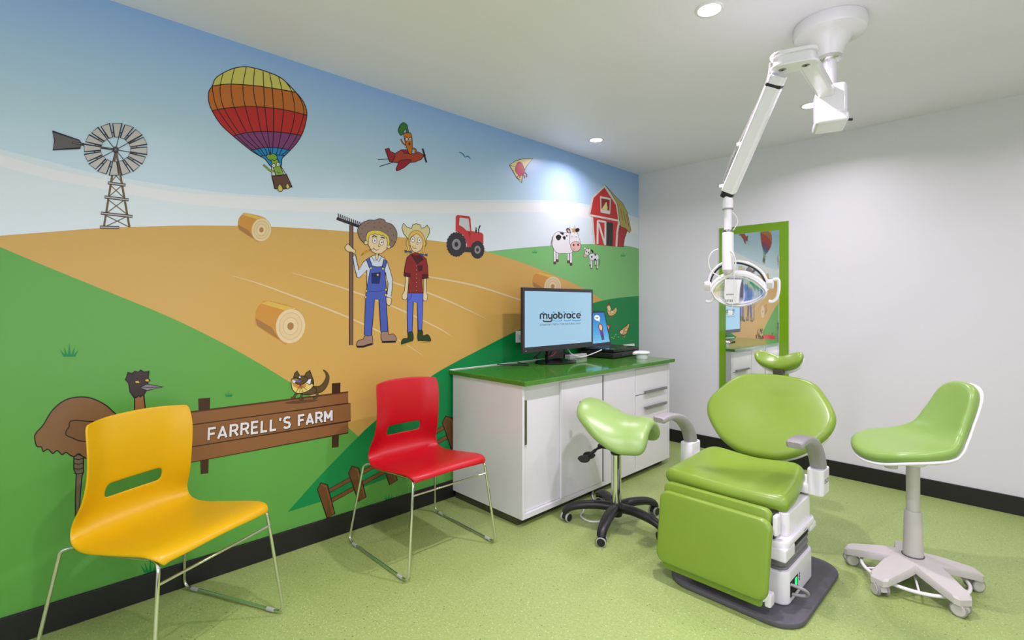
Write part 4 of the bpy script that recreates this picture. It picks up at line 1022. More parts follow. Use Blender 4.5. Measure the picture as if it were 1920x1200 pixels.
# ------------------------------------------------------------------ visitor chairs (one-piece shell on a chrome sled frame)
def visitor_chair(name_label, shell_mat, loc, rz):
    t = thing('visitor_chair', name_label, 'chair', loc, rz)
    prof = [(0.290, 0.478, 0.218), (0.287, 0.497, 0.236), (0.262, 0.507, 0.247), (0.200, 0.506, 0.249), (0.110, 0.490, 0.249), (0.010, 0.472, 0.249), (-0.085, 0.458, 0.246),
            (-0.150, 0.460, 0.241), (-0.194, 0.480, 0.236), (-0.217, 0.516, 0.230), (-0.216, 0.560, 0.224), (-0.209, 0.592, 0.218), (-0.195, 0.645, 0.212), (-0.188, 0.690, 0.209),
            (-0.182, 0.750, 0.209), (-0.182, 0.815, 0.211), (-0.192, 0.870, 0.209), (-0.200, 0.902, 0.205), (-0.204, 0.914, 0.194)]
    ts = [-1, -0.965, -0.86, -0.70, -0.52, -0.40, -0.2, 0, 0.2, 0.40, 0.52, 0.70, 0.86, 0.965, 1]
    bm = bmesh.new(); G = []
    for i, (x, z, hw) in enumerate(prof):
        back = min(1.0, max(0.0, (z - 0.47) / 0.12)) if i > 7 else 0.0
        row = []
        for tt in ts:
            e = tt * tt
            px_, pz_ = x, z
            px_ += back * (0.014 * e + 0.085 * max(0.0, abs(tt) - 0.62))                       # back wraps forward at the sides
            pz_ += (1 - back) * (0.004 * e if i > 4 else -0.012 * e * (1 - i / 5))
            if i >= len(prof) - 3: pz_ -= 0.012 * e * (i - len(prof) + 4) / 3
            if i <= 8 and abs(tt) == 1: pz_ -= 0.010
            if i <= 2: px_ -= 0.018 * e * e                   # bowed front lip
            row.append(bm.verts.new((px_, tt * hw, pz_)))
        G.append(row)
    for i in range(len(prof) - 1):
        for j in range(len(ts) - 1):
            if i == 11 and 4 <= j <= 9: continue            # hand slot
            bm.faces.new((G[i][j], G[i][j + 1], G[i + 1][j + 1], G[i + 1][j]))
    sh = bm_done('shell', bm, shell_mat, t)
    so = sh.modifiers.new('thickness', 'SOLIDIFY'); so.thickness = 0.008; so.offset = 0
    sb = sh.modifiers.new('smooth', 'SUBSURF'); sb.levels = 2; sb.render_levels = 2
    R_ = 0.0068
    for s in (-1, 1):
        loop = [(0.20, 0.215 * s, 0.470), (-0.10, 0.215 * s, 0.443), (-0.195, 0.222 * s, 0.452), (-0.228, 0.244 * s, 0.443), (-0.300, 0.296 * s, R_ + 0.004), (0.302, 0.286 * s, R_ + 0.004), (0.262, 0.232 * s, 0.472), (0.20, 0.215 * s, 0.470)]
        path = [Vector(loop[1])] + bend(loop[1:5], 0.035)[1:-1] + bend(loop[3:8], 0.035)[8:]
        path = bend([loop[1], loop[2], loop[3], loop[4], loop[5], loop[6], loop[7]], 0.045, 7)
        sweep('side_frame', path, R_, 'chrome', t, seg=12)
        for a_, b_ in ((-0.25, -0.21), (0.21, 0.25)):
            f = lambda x: 0.296 * s + (0.286 - 0.296) * s * (x + 0.3) / 0.602
            sweep('glide', [(a_, f(a_), R_ + 0.003), (b_, f(b_), R_ + 0.003)], 0.0092, 'clear_glide', t, seg=10)
        sweep('under_rail', [(0.25, 0.215 * s, 0.473), (-0.13, 0.215 * s, 0.440)], R_, 'chrome', t, seg=10)
    sweep('cross_bar', [(0.270, -0.241, 0.405), (0.270, 0.241, 0.405)], 0.0052, 'chrome', t, seg=10)
    for x_, z_ in ((0.14, 0.464), (-0.09, 0.443)): sweep('cross_bar', [(x_, -0.212, z_), (x_, 0.212, z_)], 0.005, 'chrome', t, seg=10)
    return t
visitor_chair('yellow plastic visitor chair on a chrome sled frame, nearest the camera', 'yellow_shell', (0.423, -4.152, 0), math.radians(27.05))
visitor_chair('red plastic visitor chair on a chrome sled frame beside the white cabinet', 'red_shell', (0.4325, -2.955, 0), 0.0)

# ------------------------------------------------------------------ swivel castor shared by the two stools
def castor(parent, x, y, ang, r, w, m_wheel, m_hub, m_hood, top):
    """twin-wheel castor, resting on the floor"""
    ca, sa = math.cos(ang), math.sin(ang)
    X = Matrix.Translation((x, y, 0)) @ Matrix.Rotation(ang, 4, 'Z')
    hood = prism('castor', [(r * 0.95 * math.cos(a_), r + r * 0.95 * math.sin(a_)) for a_ in [math.radians(d) for d in range(-10, 191, 20)]], w * 0.52, m_hood, parent, bev=0.002,
                 xf=X @ Matrix.Rotation(PI / 2, 4, 'X') @ Matrix.Translation((0, 0, -w * 0.26)))
    rod('stem', (x, y, r * 1.5), (x, y, top), 0.011, m_hood, hood, seg=12)
    for s in (-1, 1):
        wx = X @ Matrix.Translation((0, s * w * 0.26, r)) @ Matrix.Rotation(-s * PI / 2, 4, 'X')
        wh = lathe('wheel', [(0, 0.0), (r * 0.93, 0.0), (r, 0.003), (r, w * 0.22), (r * 0.9, w * 0.26), (r * 0.80, w * 0.27), (0, w * 0.27)], m_wheel, hood, xf=wx, seg=28)
        lathe('hub_cap', [(r * 0.84, w * 0.262), (r * 0.78, w * 0.30), (0, w * 0.30)], m_hub, hood, xf=wx, seg=24)

# ------------------------------------------------------------------ saddle stool
SX, SY = 1.055, -1.965
t = thing('saddle_stool', 'pale green saddle stool on a chrome column and black star base', 'stool', (SX, SY, 0))
HUBZ = 0.085
lathe('hub', [(0, HUBZ - 0.03), (0.035, HUBZ - 0.03), (0.042, HUBZ), (0.040, HUBZ + 0.045), (0.032, HUBZ + 0.055), (0, HUBZ + 0.055)], 'black_plastic', t, seg=28)
for k in range(5):
    an = math.radians(-143 + 72 * k); c_, s_ = math.cos(an), math.sin(an)
    path = catmull([(0.02 * c_, 0.02 * s_, HUBZ + 0.022), (0.12 * c_, 0.12 * s_, HUBZ + 0.030), (0.23 * c_, 0.23 * s_, HUBZ + 0.018), (0.295 * c_, 0.295 * s_, HUBZ - 0.005), (0.315 * c_, 0.315 * s_, HUBZ - 0.032)], 6)
    sweep('base_arm', path, 0.034, 'black_plastic', t, seg=14, rad=lambda q: 1.05 - 0.28 * q, flat=0.78, up=(0, 0, 1))
    castor(t, 0.305 * c_, 0.305 * s_, an + 0.9 + k * 0.8, 0.028, 0.05, 'clear_glide', 'black_plastic', 'black_plastic', HUBZ - 0.01)
rod('column', (0, 0, HUBZ + 0.05), (0, 0, 0.44), 0.0305, 'chrome', t, seg=32)
lathe('column_collar', [(0, 0.43), (0.031, 0.43), (0.035, 0.437), (0.035, 0.447), (0.022, 0.456), (0, 0.456)], 'black_plastic', t, seg=28)
rod('piston', (0, 0, 0.45), (0, 0, 0.49), 0.013, 'chrome', t, seg=16)
SR = math.radians(16)
sx_ = Matrix.Rotation(SR, 4, 'Z')
box('tilt_plate', (-0.10, -0.06, 0.468), (0.09, 0.06, 0.492), 'black_plastic', t, bev=0.006, xf=sx_)
# local saddle frame: +x towards the pommel
def crest_z(s):
    P_ = [(-0.235, 0.694), (-0.16, 0.690), (-0.08, 0.650), (0.0, 0.612), (0.08, 0.598), (0.16, 0.606), (0.23, 0.600)]
    for (x0, z0), (x1, z1) in zip(P_[:-1], P_[1:]):
        if s <= x1 or x1 == 0.23:
            u_ = (s - x0) / (x1 - x0); u_ = max(-0.2, min(1.2, u_))
            return z0 + (z1 - z0) * u_
def saddle_map(s, q, h):
    f = min(1, max(0, (s + 0.225) / 0.45))
    a_ = 0.212 - 0.060 * f; b_ = 0.132 + 0.010 * f
    th = q / 0.25 * math.radians(78)
    z0 = sum(crest_z(s + d_) for d_ in (-0.03, -0.015, 0, 0.015, 0.03)) / 5
    y_, z_ = a_ * math.sin(th), z0 - b_ * (1 - math.cos(th))
    nv = Vector((0.0, b_ * math.sin(th) + 1e-6, a_ * math.cos(th))); 
    slope = (crest_z(s + 0.03) - crest_z(s - 0.03)) / 0.06
    nv.x = -slope * a_ * 0.9; nv.normalize()
    p = Vector((s + 0.002, y_, z_)) + nv * h
    return sx_ @ p
half_ = [(-0.225, 0), (-0.215, 0.09), (-0.175, 0.175), (-0.09, 0.235), (0.03, 0.252), (0.13, 0.258), (0.195, 0.245), (0.222, 0.19), (0.222, 0.09), (0.222, 0)]
out = [(v.x, v.y) for v in catmull([(a_, b_, 0) for a_, b_ in half_ + [(a_, -b_) for a_, b_ in half_[-2:0:-1]]], 4, True)]
pad('saddle_seat', out, 0.066, saddle_map, 'pale_green_vinyl', t, edge=0.033, rings=12, crown=0.006)
for dy, ln in ((0.01, 0.15), (0.095, 0.17)):
    p = [sx_ @ Vector(v) for v in ((-0.06, -0.03, 0.478), (-0.10, -dy - 0.02, 0.468), (-0.125, -dy - 0.03, 0.436), (-0.15, -dy - 0.035, 0.428))]
    lv = sweep('height_lever', catmull(p, 6), 0.006, 'black_plastic', t, seg=8)
    e = p[-1]
    pad('paddle', [(0.036 * math.cos(a_) * (1.0 if math.sin(a_) < 0 else 1.1), 0.026 * math.sin(a_)) for a_ in [2 * PI * k / 20 for k in range(20)]], 0.012, lambda s, q, h, e=e: Vector((e.x + s * 0.8, e.y - 0.012 + s * 0.55, e.z - 0.012 + q * 0.9)) + Vector((0.5, -0.86, 0.1)) * h, 'black_plastic', lv, rings=3)
lathe('tilt_knob', [(0, 0), (0.014, 0), (0.014, 0.012), (0, 0.014)], 'black_plastic', t, xf=sx_ @ Matrix.Translation((-0.238, 0.03, 0.712)) @ Matrix.Rotation(-PI / 2, 4, 'Y'), seg=16)
tag(sweep('floor_cable', catmull([(0.62, -1.62, 0.006), (0.72, -1.75, 0.006), (0.90, -1.86, 0.006), (0.98, -1.98, 0.006), (0.93, -2.06, 0.006), (0.84, -2.04, 0.006), (0.80, -1.96, 0.006), (0.70, -1.86, 0.006)], 8), 0.006, 'cable_white', None, seg=8), 'white cable looped on the floor between the cabinet and the saddle stool', 'cable')
# ------------------------------------------------------------------ operator stool with a low backrest
OX, OY = 2.425, -1.475
t = thing('operator_stool', 'bright green operator stool with a low curved back on a pale grey five-spoke base', 'stool', (OX, OY, 0))
BZ = 0.115
angs = [math.radians(a_) for a_ in (181, 249, 317, 33, 105)]
# base: one moulded star plate
star = []
for k, an in enumerate(angs):
    nxt = angs[(k + 1) % 5]
    c_, s_ = math.cos(an), math.sin(an)
    for r_, w_ in ((0.14, -0.058), (0.262, -0.040), (0.278, -0.026), (0.278, 0.026), (0.262, 0.040), (0.14, 0.058)):
        star.append((r_ * c_ - w_ * s_, r_ * s_ + w_ * c_))
    mid = an + ((nxt - an) % (2 * PI)) / 2
    star.append((0.105 * math.cos(mid), 0.105 * math.sin(mid)))
bm = bmesh.new()
def star_z(x, y):
    r_ = math.hypot(x, y); return BZ + 0.012 - 0.32 * max(0, r_ - 0.10) ** 1.25
rows = []
for inset_, dz in ((0.000, -0.036), (0.0, -0.010), (0.010, 0.0)):
    row = []
    for x, y in star:
        r_ = math.hypot(x, y); f = 1 - inset_ / r_
        row.append(bm.verts.new((x * f, y * f, star_z(x, y) + dz)))
    rows.append(row)
n = len(star)
inner_t = [bm.verts.new((0.055 * math.cos(math.atan2(y, x)), 0.055 * math.sin(math.atan2(y, x)), BZ + 0.02)) for x, y in star]
inner_b = [bm.verts.new((0.055 * math.cos(math.atan2(y, x)), 0.055 * math.sin(math.atan2(y, x)), BZ - 0.03)) for x, y in star]
seq = [inner_b] + rows + [inner_t]
for A_, B_ in zip(seq[:-1], seq[1:]):
    for i in range(n): bm.faces.new((A_[i], A_[(i + 1) % n], B_[(i + 1) % n], B_[i]))
bm.faces.new(inner_t); bm.faces.new(list(reversed(inner_b)))
bm_done('star_base', bm, 'warm_grey_plastic', t, angle=30)
for k, an in enumerate(angs):
    x, y = 0.252 * math.cos(an), 0.252 * math.sin(an)
    castor(t, x, y, an + (0.5, 1.1, 0.5, 0.2, 0.7)[k], 0.031, 0.052, 'grey_plastic', 'warm_grey_plastic', 'warm_grey_plastic', BZ - 0.03)
sweep('foot_ring', [(0.205 * math.cos(2 * PI * k / 48), 0.205 * math.sin(2 * PI * k / 48), 0.052) for k in range(48)], 0.008, 'white_enamel', t, seg=10, closed=True)
for k, an in enumerate(angs): sweep('ring_spoke', [(0.03 * math.cos(an + 0.6), 0.03 * math.sin(an + 0.6), 0.062), (0.20 * math.cos(an + 0.6), 0.20 * math.sin(an + 0.6), 0.053)], 0.005, 'white_enamel', t, seg=8)
lathe('base_boss', [(0, 0.055), (0.034, 0.055), (0.036, 0.06), (0.036, 0.10), (0, 0.10)], 'black_plastic', t, seg=20)
lathe('column_sleeve', [(0, BZ + 0.018), (0.041, BZ + 0.018), (0.040, BZ + 0.05), (0.035, 0.345), (0.033, 0.352), (0, 0.353)], 'warm_grey_plastic', t, seg=32)
lathe('column_seat_ring', [(0.041, BZ + 0.0145), (0.045, BZ + 0.0145), (0.045, BZ + 0.024), (0.041, BZ + 0.024)], 'dark_grey_rubber', t, seg=32)
lathe('column', [(0, 0.34), (0.0275, 0.34), (0.0275, 0.62), (0, 0.62)], 'warm_grey_plastic', t, seg=32)
OR = math.radians(224)
ox_ = Matrix.Rotation(OR, 4, 'Z')
# seat: one cushion running from the rounded front up into the backrest (local +x = front)
Lp, pf = curve_frame([(0.240, 0.606), (0.17, 0.630), (0.08, 0.642), (0.0, 0.650), (-0.08, 0.674), (-0.14, 0.722), (-0.182, 0.790), (-0.212, 0.860), (-0.235, 0.925), (-0.252, 0.972)])
def stool_map(off=0.0, wid=1.0):
    def f(s, q, h):
        x, z, tx, tz = pf(s)
        nx, nz = -tz, tx                                    # normal to the profile
        if nz < 0 and abs(tx) > abs(tz): nx, nz = -nx, -nz
        nx, nz = tz, -tx                                    # towards the sitter
        b = min(1, max(0, (s / Lp - 0.42) / 0.3))
        cup = 0.9 * q * q * (0.45 + 0.9 * b * (1 - 0.8 * min(1, max(0, (s / Lp - 0.72) / 0.28))))                # dished seat, wrapped back
        hh = h + off + cup - 0.012
        return ox_ @ Vector((x + nx * hh, q * wid, z + nz * hh))
    return f
def seat_outline(g=0.0):
    P = [(-g, 0.0), (0.02 - g, 0.10 + g), (0.08, 0.180 + g), (0.17, 0.218 + g), (0.26, 0.214 + g), (0.34, 0.182 + g), (0.41, 0.148 + g), (0.49, 0.130 + g), (Lp - 0.14, 0.120 + g), (Lp - 0.055 + g, 0.100 + g), (Lp - 0.012 + g, 0.060 + g), (Lp + g, 0.0)]
    P = P + [(a_, -b_) for a_, b_ in P[-2:0:-1]]
    return [(v.x, v.y) for v in catmull([(a_, b_, 0) for a_, b_ in P], 4, True)]
pad('cushion', seat_outline(), 0.05, stool_map(0.0), 'stool_green_vinyl', t, edge=0.028, rings=8, crown=0.004)
pad('seat_shell', seat_outline(0.004), 0.014, stool_map(-0.008), 'white_plastic', t, edge=0.008, rings=6, under=0.030)
lathe('seat_mount', [(0, 0.575), (0.045, 0.575), (0.075, 0.605), (0.085, 0.632), (0, 0.632)], 'white_plastic', t, seg=28)
lathe('adjust_knob', [(0, 0.0), (0.026, 0.0), (0.028, 0.004), (0.028, 0.060), (0, 0.062)], 'warm_grey_plastic', t, xf=Matrix.Translation((-0.078, -0.055, 0.553)), seg=24)
# ------------------------------------------------------------------ dental chair (faces -Y)
DX = 1.778
t = thing('dental_chair', 'lime green upholstered dental chair with grey armrests on a white lifting base', 'dental chair', (DX, -1.95, 0), world_coords=True)
def W3(x, y, z): return Vector((DX + x, y, z))
# floor plate
prism('base_plate', [(v[0], v[1]) for v in rrect(0.60, 0.73, 0.12, 7, 1.865, -1.955)], 0.026, 'dark_grey_rubber', t, bev=0.008)
# lower housing, bellows, tray, upper housing
def housing(name, x0, x1, y0, y1, z0, z1, r, m, bev=0.012, taper=0.0):
    return prism(name, rrect(x1 - x0, y1 - y0, r, 5, (x0 + x1) / 2, (y0 + y1) / 2), z1 - z0, m, t, bev=bev, xf=Matrix.Translation((0, 0, z0)))
HX0, HX1, HY0, HY1 = 1.60, 2.085, -2.185, -1.80
lower = housing('lower_housing', HX0, HX1, HY0, HY1, 0.0262, 0.175, 0.045, 'white_enamel')
for k in range(5):
    g = 0.004 if k % 2 else 0.0
    housing('bellows_fold', HX0 + 0.012 + g, HX1 - 0.012 - g, HY0 + 0.012 + g, HY1 - 0.012 - g, 0.172 + k * 0.014, 0.187 + k * 0.014, 0.04, 'bellows_grey', bev=0.005)
housing('bellows_top', HX0 + 0.02, HX1 - 0.016, HY0 + 0.018, HY1 - 0.016, 0.241, 0.300, 0.04, 'bellows_grey', bev=0.01)
# tray collar as a ring with a notch on the right
tray = [(HX0 - 0.02, HY1 + 0.02), (HX0 - 0.02, HY0 - 0.03), (HX1 + 0.004, HY0 - 0.03), (HX1 + 0.004, HY1 + 0.02)]
housing('tray_collar', HX0 - 0.02, HX1 + 0.008, HY0 - 0.035, HY1 + 0.02, 0.288, 0.322, 0.05, 'white_enamel', bev=0.010)
box('tray_lip', (HX1 - 0.075, HY0 - 0.036, 0.235), (HX1 + 0.006, HY0 + 0.085, 0.292), 'white_enamel', t, bev=0.008)
box('tray_lip', (HX1 - 0.05, HY1 - 0.075, 0.262), (HX1 + 0.007, HY1 + 0.018, 0.294), 'white_enamel', t, bev=0.008)
box('tray_recess', (HX1 - 0.03, HY0 + 0.083, 0.262), (HX1 - 0.004, HY1 - 0.074, 0.289), 'black_void', t)
housing('upper_housing', HX0 + 0.04, HX1 - 0.008, HY0 + 0.030, HY1 - 0.01, 0.320, 0.425, 0.03, 'white_enamel', bev=0.008)
box('seat_frame', (HX0 + 0.03, -2.21, 0.318), (HX1 - 0.045, -1.72, 0.432), 'black_plastic', t, bev=0.006)
box('fixing_screw', (HX1 - 0.065, HY0 - 0.012, 0.338), (HX1 - 0.045, HY0 + 0.032, 0.362), 'black_plastic', t, bev=0.004)
for k in range(3): box('button', (HX1 + 0.0075, -1.985 + k * 0.018, 0.303), (HX1 + 0.010, -1.975 + k * 0.018, 0.309), 'grey_plastic', t, bev=0.001)
# switch panel on the lower housing: dark recess, green lamp, grey ring handle
box('switch_recess', (HX1 - 0.004, -2.145, 0.058), (HX1 + 0.0012, -2.045, 0.128), 'black_void', lower)
box('power_switch', (HX1 - 0.002, -2.090, 0.086), (HX1 + 0.004, -2.062, 0.122), 'led_green', lower, bev=0.002, label='lit green power switch')
sweep('pull_ring', catmull([(HX1 - 0.002, -2.14, 0.115), (HX1 + 0.045, -2.125, 0.105), (HX1 + 0.058, -2.105, 0.085), (HX1 + 0.045, -2.10, 0.066), (HX1 - 0.002, -2.125, 0.066)], 6), 0.007, 'grey_plastic', lower, seg=10)
for k in range(3): box('indicator', (HX1 - 0.001, -2.028, 0.090 + k * 0.013), (HX1 + 0.0015, -2.016, 0.098 + k * 0.013), 'dark_grey_rubber', lower)

# seat cushion
def seat_map(s, q, h):      # s along x, q along y, h up
    f = (q + 2.16) / 0.46
    z = 0.412 + 0.055 * f * f * (1 if f > 0 else 0)
    wave = -0.030 * math.exp(-((s) / 0.16) ** 2) * math.exp(-((f - 0.70) / 0.38) ** 2) + 0.012 * (s / 0.29) ** 2 * min(1, max(0, f))
    return W3(s, q, z + h + (wave if h > 0.03 else 0))
out = [(v.x, v.y) for v in catmull([(-0.275, -2.155, 0), (-0.10, -2.175, 0), (0.10, -2.175, 0), (0.275, -2.155, 0), (0.296, -2.09, 0), (0.285, -1.92, 0), (0.250, -1.75, 0), (0.15, -1.705, 0), (-0.15, -1.705, 0), (-0.250, -1.75, 0), (-0.285, -1.92, 0), (-0.296, -2.09, 0)], 6, True)]
pad('seat_cushion', out, 0.082, seat_map, 'green_vinyl', t, edge=0.042, rings=9, crown=0.012)
# gusset strip behind the seat
box('gusset', (DX - 0.17, -1.77, 0.43), (DX + 0.17, -1.66, 0.505), 'green_vinyl', t, bev=0.02, seg=3)
box('seat_rail', (DX - 0.305, -1.86, 0.435), (DX - 0.10, -1.70, 0.485), 'white_enamel', t, bev=0.01)
box('seat_rail', (DX + 0.10, -1.86, 0.435), (DX + 0.305, -1.70, 0.485), 'white_enamel', t, bev=0.01)

# knee roll and leg panel
def knee_map(s, q, h): return W3(s, -2.195 - h * 0.8 + q * 0.25, 0.408 + q + h * 0.1)
pad('knee_roll', rrect(0.515, 0.075, 0.03, 4), 0.055, knee_map, 'green_vinyl', t, edge=0.022, rings=4)
FPT, FPB = Vector((0, -2.255, 0.424)), Vector((0, -2.310, 0.092))
fpd = (FPB - FPT); FL = fpd.length; fpd.normalize(); fpn = Vector((0, fpd.z, -fpd.y)).normalized()
if fpn.y > 0: fpn = -fpn
def leg_map(s, q, h):
    p = FPT + fpd * q + fpn * h
    return W3(0.018 + s * (1 - 0.02 * q / FL), p.y, p.z)
pad('leg_panel', [(v[0], v[1]) for v in rrect(0.525, FL, 0.045, 6, 0, FL / 2)], 0.042, leg_map, 'green_vinyl', t, edge=0.018, rings=8, crown=0.004)
pad('leg_panel_back', [(v[0], v[1]) for v in rrect(0.505, FL - 0.01, 0.03, 4, 0, FL / 2 + 0.02)], 0.022, lambda s, q, h: leg_map(s, q, h - 0.024), 'white_enamel', t, edge=0.006, rings=3)
pad('leg_panel_flap', rrect(0.475, 0.05, 0.012, 3, 0, FL + 0.004), 0.012, lambda s, q, h: leg_map(s, q, h - 0.001), 'green_vinyl', t, edge=0.005, rings=2)
box('leg_hinge', (DX + 0.250, -2.300, 0.060), (DX + 0.278, -2.250, 0.115), 'white_enamel', t, bev=0.008)
box('knee_bracket', (DX + 0.262, -2.240, 0.345), (DX + 0.284, -2.190, 0.435), 'white_enamel', t, bev=0.01)

# backrest: broad rounded shield, reclined
BB0, BB1 = Vector((0, -1.655, 0.490)), Vector((0, -1.340, 0.908))
bd = (BB1 - BB0); BL_ = bd.length; bd.normalize(); bn = Vector((0, -bd.z, bd.y)).normalized()
def back_map(s, q, h):
    cup = 0.16 * s * s - 0.02 * math.exp(-((q / BL_ - 0.5) / 0.28) ** 2) * math.exp(-(s / 0.2) ** 2) * (1 if h > 0.03 else 0)
    p = BB0 + bd * q + bn * (h + cup)
    return W3(s, p.y, p.z)
half = [(0.0, 0.0), (0.10, 0.008), (0.195, 0.055), (0.262, 0.120), (0.318, 0.200), (0.340, 0.275), (0.330, 0.345), (0.285, 0.432), (0.225, 0.515), (0.15, 0.555), (0.0, 0.572)]
half = [(a_, b_ * BL_ / 0.572) for a_, b_ in half[:-1]] + [(0.0, BL_)]
P = half + [(-a_, b_) for a_, b_ in half[-2:0:-1]]
out = [(v.x, v.y) for v in catmull([(a_, b_, 0) for a_, b_ in P], 5, True)]
pad('backrest', out, 0.070, back_map, 'green_vinyl', t, edge=0.034, rings=10, crown=0.010)
pad('backrest_shell', [(a_ * 0.97, 0.01 + b_ * 0.965) for a_, b_ in out], 0.03, lambda s, q, h: back_map(s, q, h - 0.026), 'white_enamel', t, edge=0.014, rings=5)
# headrest on its bracket
HC = BB1 + bd * 0.092 + bn * 0.012
hr = math.radians(6)
def head_map(s, q, h):
    cup = 3.0 * s * s - 0.012
    a_ = HC + bd * (q * 0.9) + Vector((0, -0.80, 0.60)) * (h + cup)
    return W3(s, a_.y, a_.z + 0.02 * s)
ho = [(v.x, v.y) for v in catmull([(-0.135, 0.01, 0), (-0.12, 0.050, 0), (-0.07, 0.056, 0), (0, 0.042, 0), (0.07, 0.056, 0), (0.12, 0.050, 0), (0.135, 0.01, 0), (0.115, -0.035, 0), (0.06, -0.055, 0), (0, -0.060, 0), (-0.06, -0.055, 0), (-0.115, -0.035, 0)], 5, True)]
pad('headrest', ho, 0.064, head_map, 'green_vinyl', t, edge=0.032, rings=7, crown=0.004)
pad('headrest_shell', [(a_ * 0.96, b_ * 0.95) for a_, b_ in ho], 0.026, lambda s, q, h: head_map(s, q, h - 0.022), 'white_enamel', t, edge=0.012, rings=4)
pb = BB1 + bn * (-0.004)
box('headrest_bracket', (DX - 0.028, pb.y - 0.02, pb.z - 0.08), (DX + 0.028, pb.y + 0.02, pb.z + 0.06), 'kick_plate', t, bev=0.004)
box('headrest_clamp', (DX - 0.045, pb.y - 0.03, pb.z - 0.02), (DX + 0.05, pb.y + 0.03, pb.z + 0.012), 'black_plastic', t, bev=0.004)
lathe('release_button', [(0, 0), (0.010, 0), (0.010, 0.012), (0, 0.014)], mat('lime_plastic', S(120, 220, 20), rough=0.35), t, loc=(DX + 0.040, pb.y - 0.03, pb.z + 0.012), seg=16)

# armrests
for s in (-1, 1):
    ax = 0.326 * s
    path = catmull([W3(ax, -2.160, 0.736), W3(ax, -2.10, 0.742), W3(ax, -2.02, 0.736), W3(ax, -1.92, 0.704), W3(ax, -1.85, 0.652), W3(ax, -1.81, 0.594), W3(ax, -1.795, 0.548)], 6)
    pts = path; n = len(pts); vs_, fs = [], []
    for i, p in enumerate(pts):
        q = i / (n - 1)
        d = (pts[min(n - 1, i + 1)] - pts[max(0, i - 1)]).normalized()
        nrm = Vector((0, -d.z, d.y)).normalized()
        if nrm.z < 0 and abs(d.z) < 0.9: nrm = -nrm
        hw = 0.036 - 0.004 * q
        if i == 0: hw *= 0.75
        th = (0.013 if i == 0 else 0.016) + 0.020 * min(1, max(0, (q - 0.3) / 0.5))
        ring_ = rrect(hw * 2, th * 2, min(hw, th) * 0.7, 4)
        vs_ += [p + Vector((1, 0, 0)) * a_ + nrm * b_ for a_, b_ in ring_]
    m_ = len(ring_)
    for i in range(n - 1):
        for k in range(m_): fs.append((i * m_ + k, i * m_ + (k + 1) % m_, (i + 1) * m_ + (k + 1) % m_, (i + 1) * m_ + k))
    fs.append(tuple(range(m_))); fs.append(tuple(range((n - 1) * m_, n * m_)))
    arm = mesh('armrest', vs_, fs, 'grey_plastic', t, angle=45)
    arm['label'] = 'curved grey armrest'
    post = prism('armrest_post', rrect(0.072, 0.125, 0.02, 4, DX + ax, -1.80), 0.125, 'white_enamel', t, bev=0.008, xf=Matrix.Translation((0, 0, 0.436)))
    if s > 0:
        # dark lettering on the side of the post
        cu = bpy.data.curves.new('badge', 'FONT'); cu.body = 'ESCII'; cu.size = 0.03
        tmp = bpy.data.objects.new('badge', cu); COL.objects.link(tmp); bpy.context.view_layer.update()
        me = bpy.data.meshes.new_from_object(tmp); bpy.data.objects.remove(tmp)
        for v in me.vertices: v.co = Vector((DX + ax + 0.0367, -1.835 + v.co.x, 0.494 + v.co.y))
        finish('badge', me, 'dark_grey_rubber', post, smooth=False)

# ------------------------------------------------------------------ tall mirror on a green panel
t = thing('wall_mirror', 'tall mirror on a lime green glass panel on the white wall', 'mirror', (1.135, 0, 0.57), world_coords=True)
box('green_panel', (0.846, -0.012, 0.575), (1.427, -0.001, 2.043), 'green_glass', t, bev=0.002)
box('panel_edge', (0.841, -0.008, 0.570), (1.432, -0.0005, 2.048), 'frame_paint', t, bev=0.001)
box('mirror_glass', (0.908, -0.019, 0.640), (1.357, -0.0121, 1.975), 'mirror_silver', t, bev=0.002)
# ------------------------------------------------------------------ ceiling-mounted operating light
LX, LY = 2.154, -1.809
t = thing('operating_light', 'white dental operating light hanging from a jointed ceiling arm', 'operating light', (LX, LY, ROOM_H), world_coords=True)
lathe('ceiling_canopy', [(0.0, ROOM_H - 0.0005), (0.150, ROOM_H - 0.0005), (0.153, ROOM_H - 0.008), (0.153, ROOM_H - 0.044), (0.148, ROOM_H - 0.056), (0.128, ROOM_H - 0.066), (0.104, ROOM_H - 0.071), (0.092, ROOM_H - 0.080), (0.074, ROOM_H - 0.108), (0.060, ROOM_H - 0.135), (0.052, ROOM_H - 0.160), (0, ROOM_H - 0.160)], 'white_enamel', t, loc=(LX, LY, 0), seg=56)
lathe('lock_collar', [(0.026, ROOM_H - 0.160), (0.050, ROOM_H - 0.160), (0.050, ROOM_H - 0.176), (0.042, ROOM_H - 0.182), (0.026, ROOM_H - 0.182)], 'chrome', t, loc=(LX, LY, 0), seg=36)
rod('drop_tube', (LX, LY, 2.36), (LX, LY, ROOM_H - 0.158), 0.0295, 'white_enamel', t, seg=32)
# transformer housing at the foot of the tube
TH = Matrix.Translation((LX, LY, 0)) @ Matrix.Rotation(math.radians(20), 4, 'Z')
body = box('transformer_housing', (-0.062, -0.095, 2.225), (0.062, 0.075, 2.375), 'white_enamel', t, bev=0.022, seg=4, xf=TH)
box('housing_cover', (-0.066, -0.100, 2.190), (0.066, 0.080, 2.236), 'white_enamel', t, bev=0.014, seg=3, xf=TH)
rod('switch_lever', TH @ Vector((0.06, 0.0, 2.225)), TH @ Vector((0.092, 0.01, 2.222)), 0.006, 'black_plastic', body, seg=10)
rod('switch_lever', TH @ Vector((0.06, 0.03, 2.245)), TH @ Vector((0.080, 0.034, 2.243)), 0.005, 'black_plastic', body, seg=10)
box('rocker_switch', (0.060, 0.02, 2.285), (0.068, 0.034, 2.310), 'black_plastic', body, xf=TH)
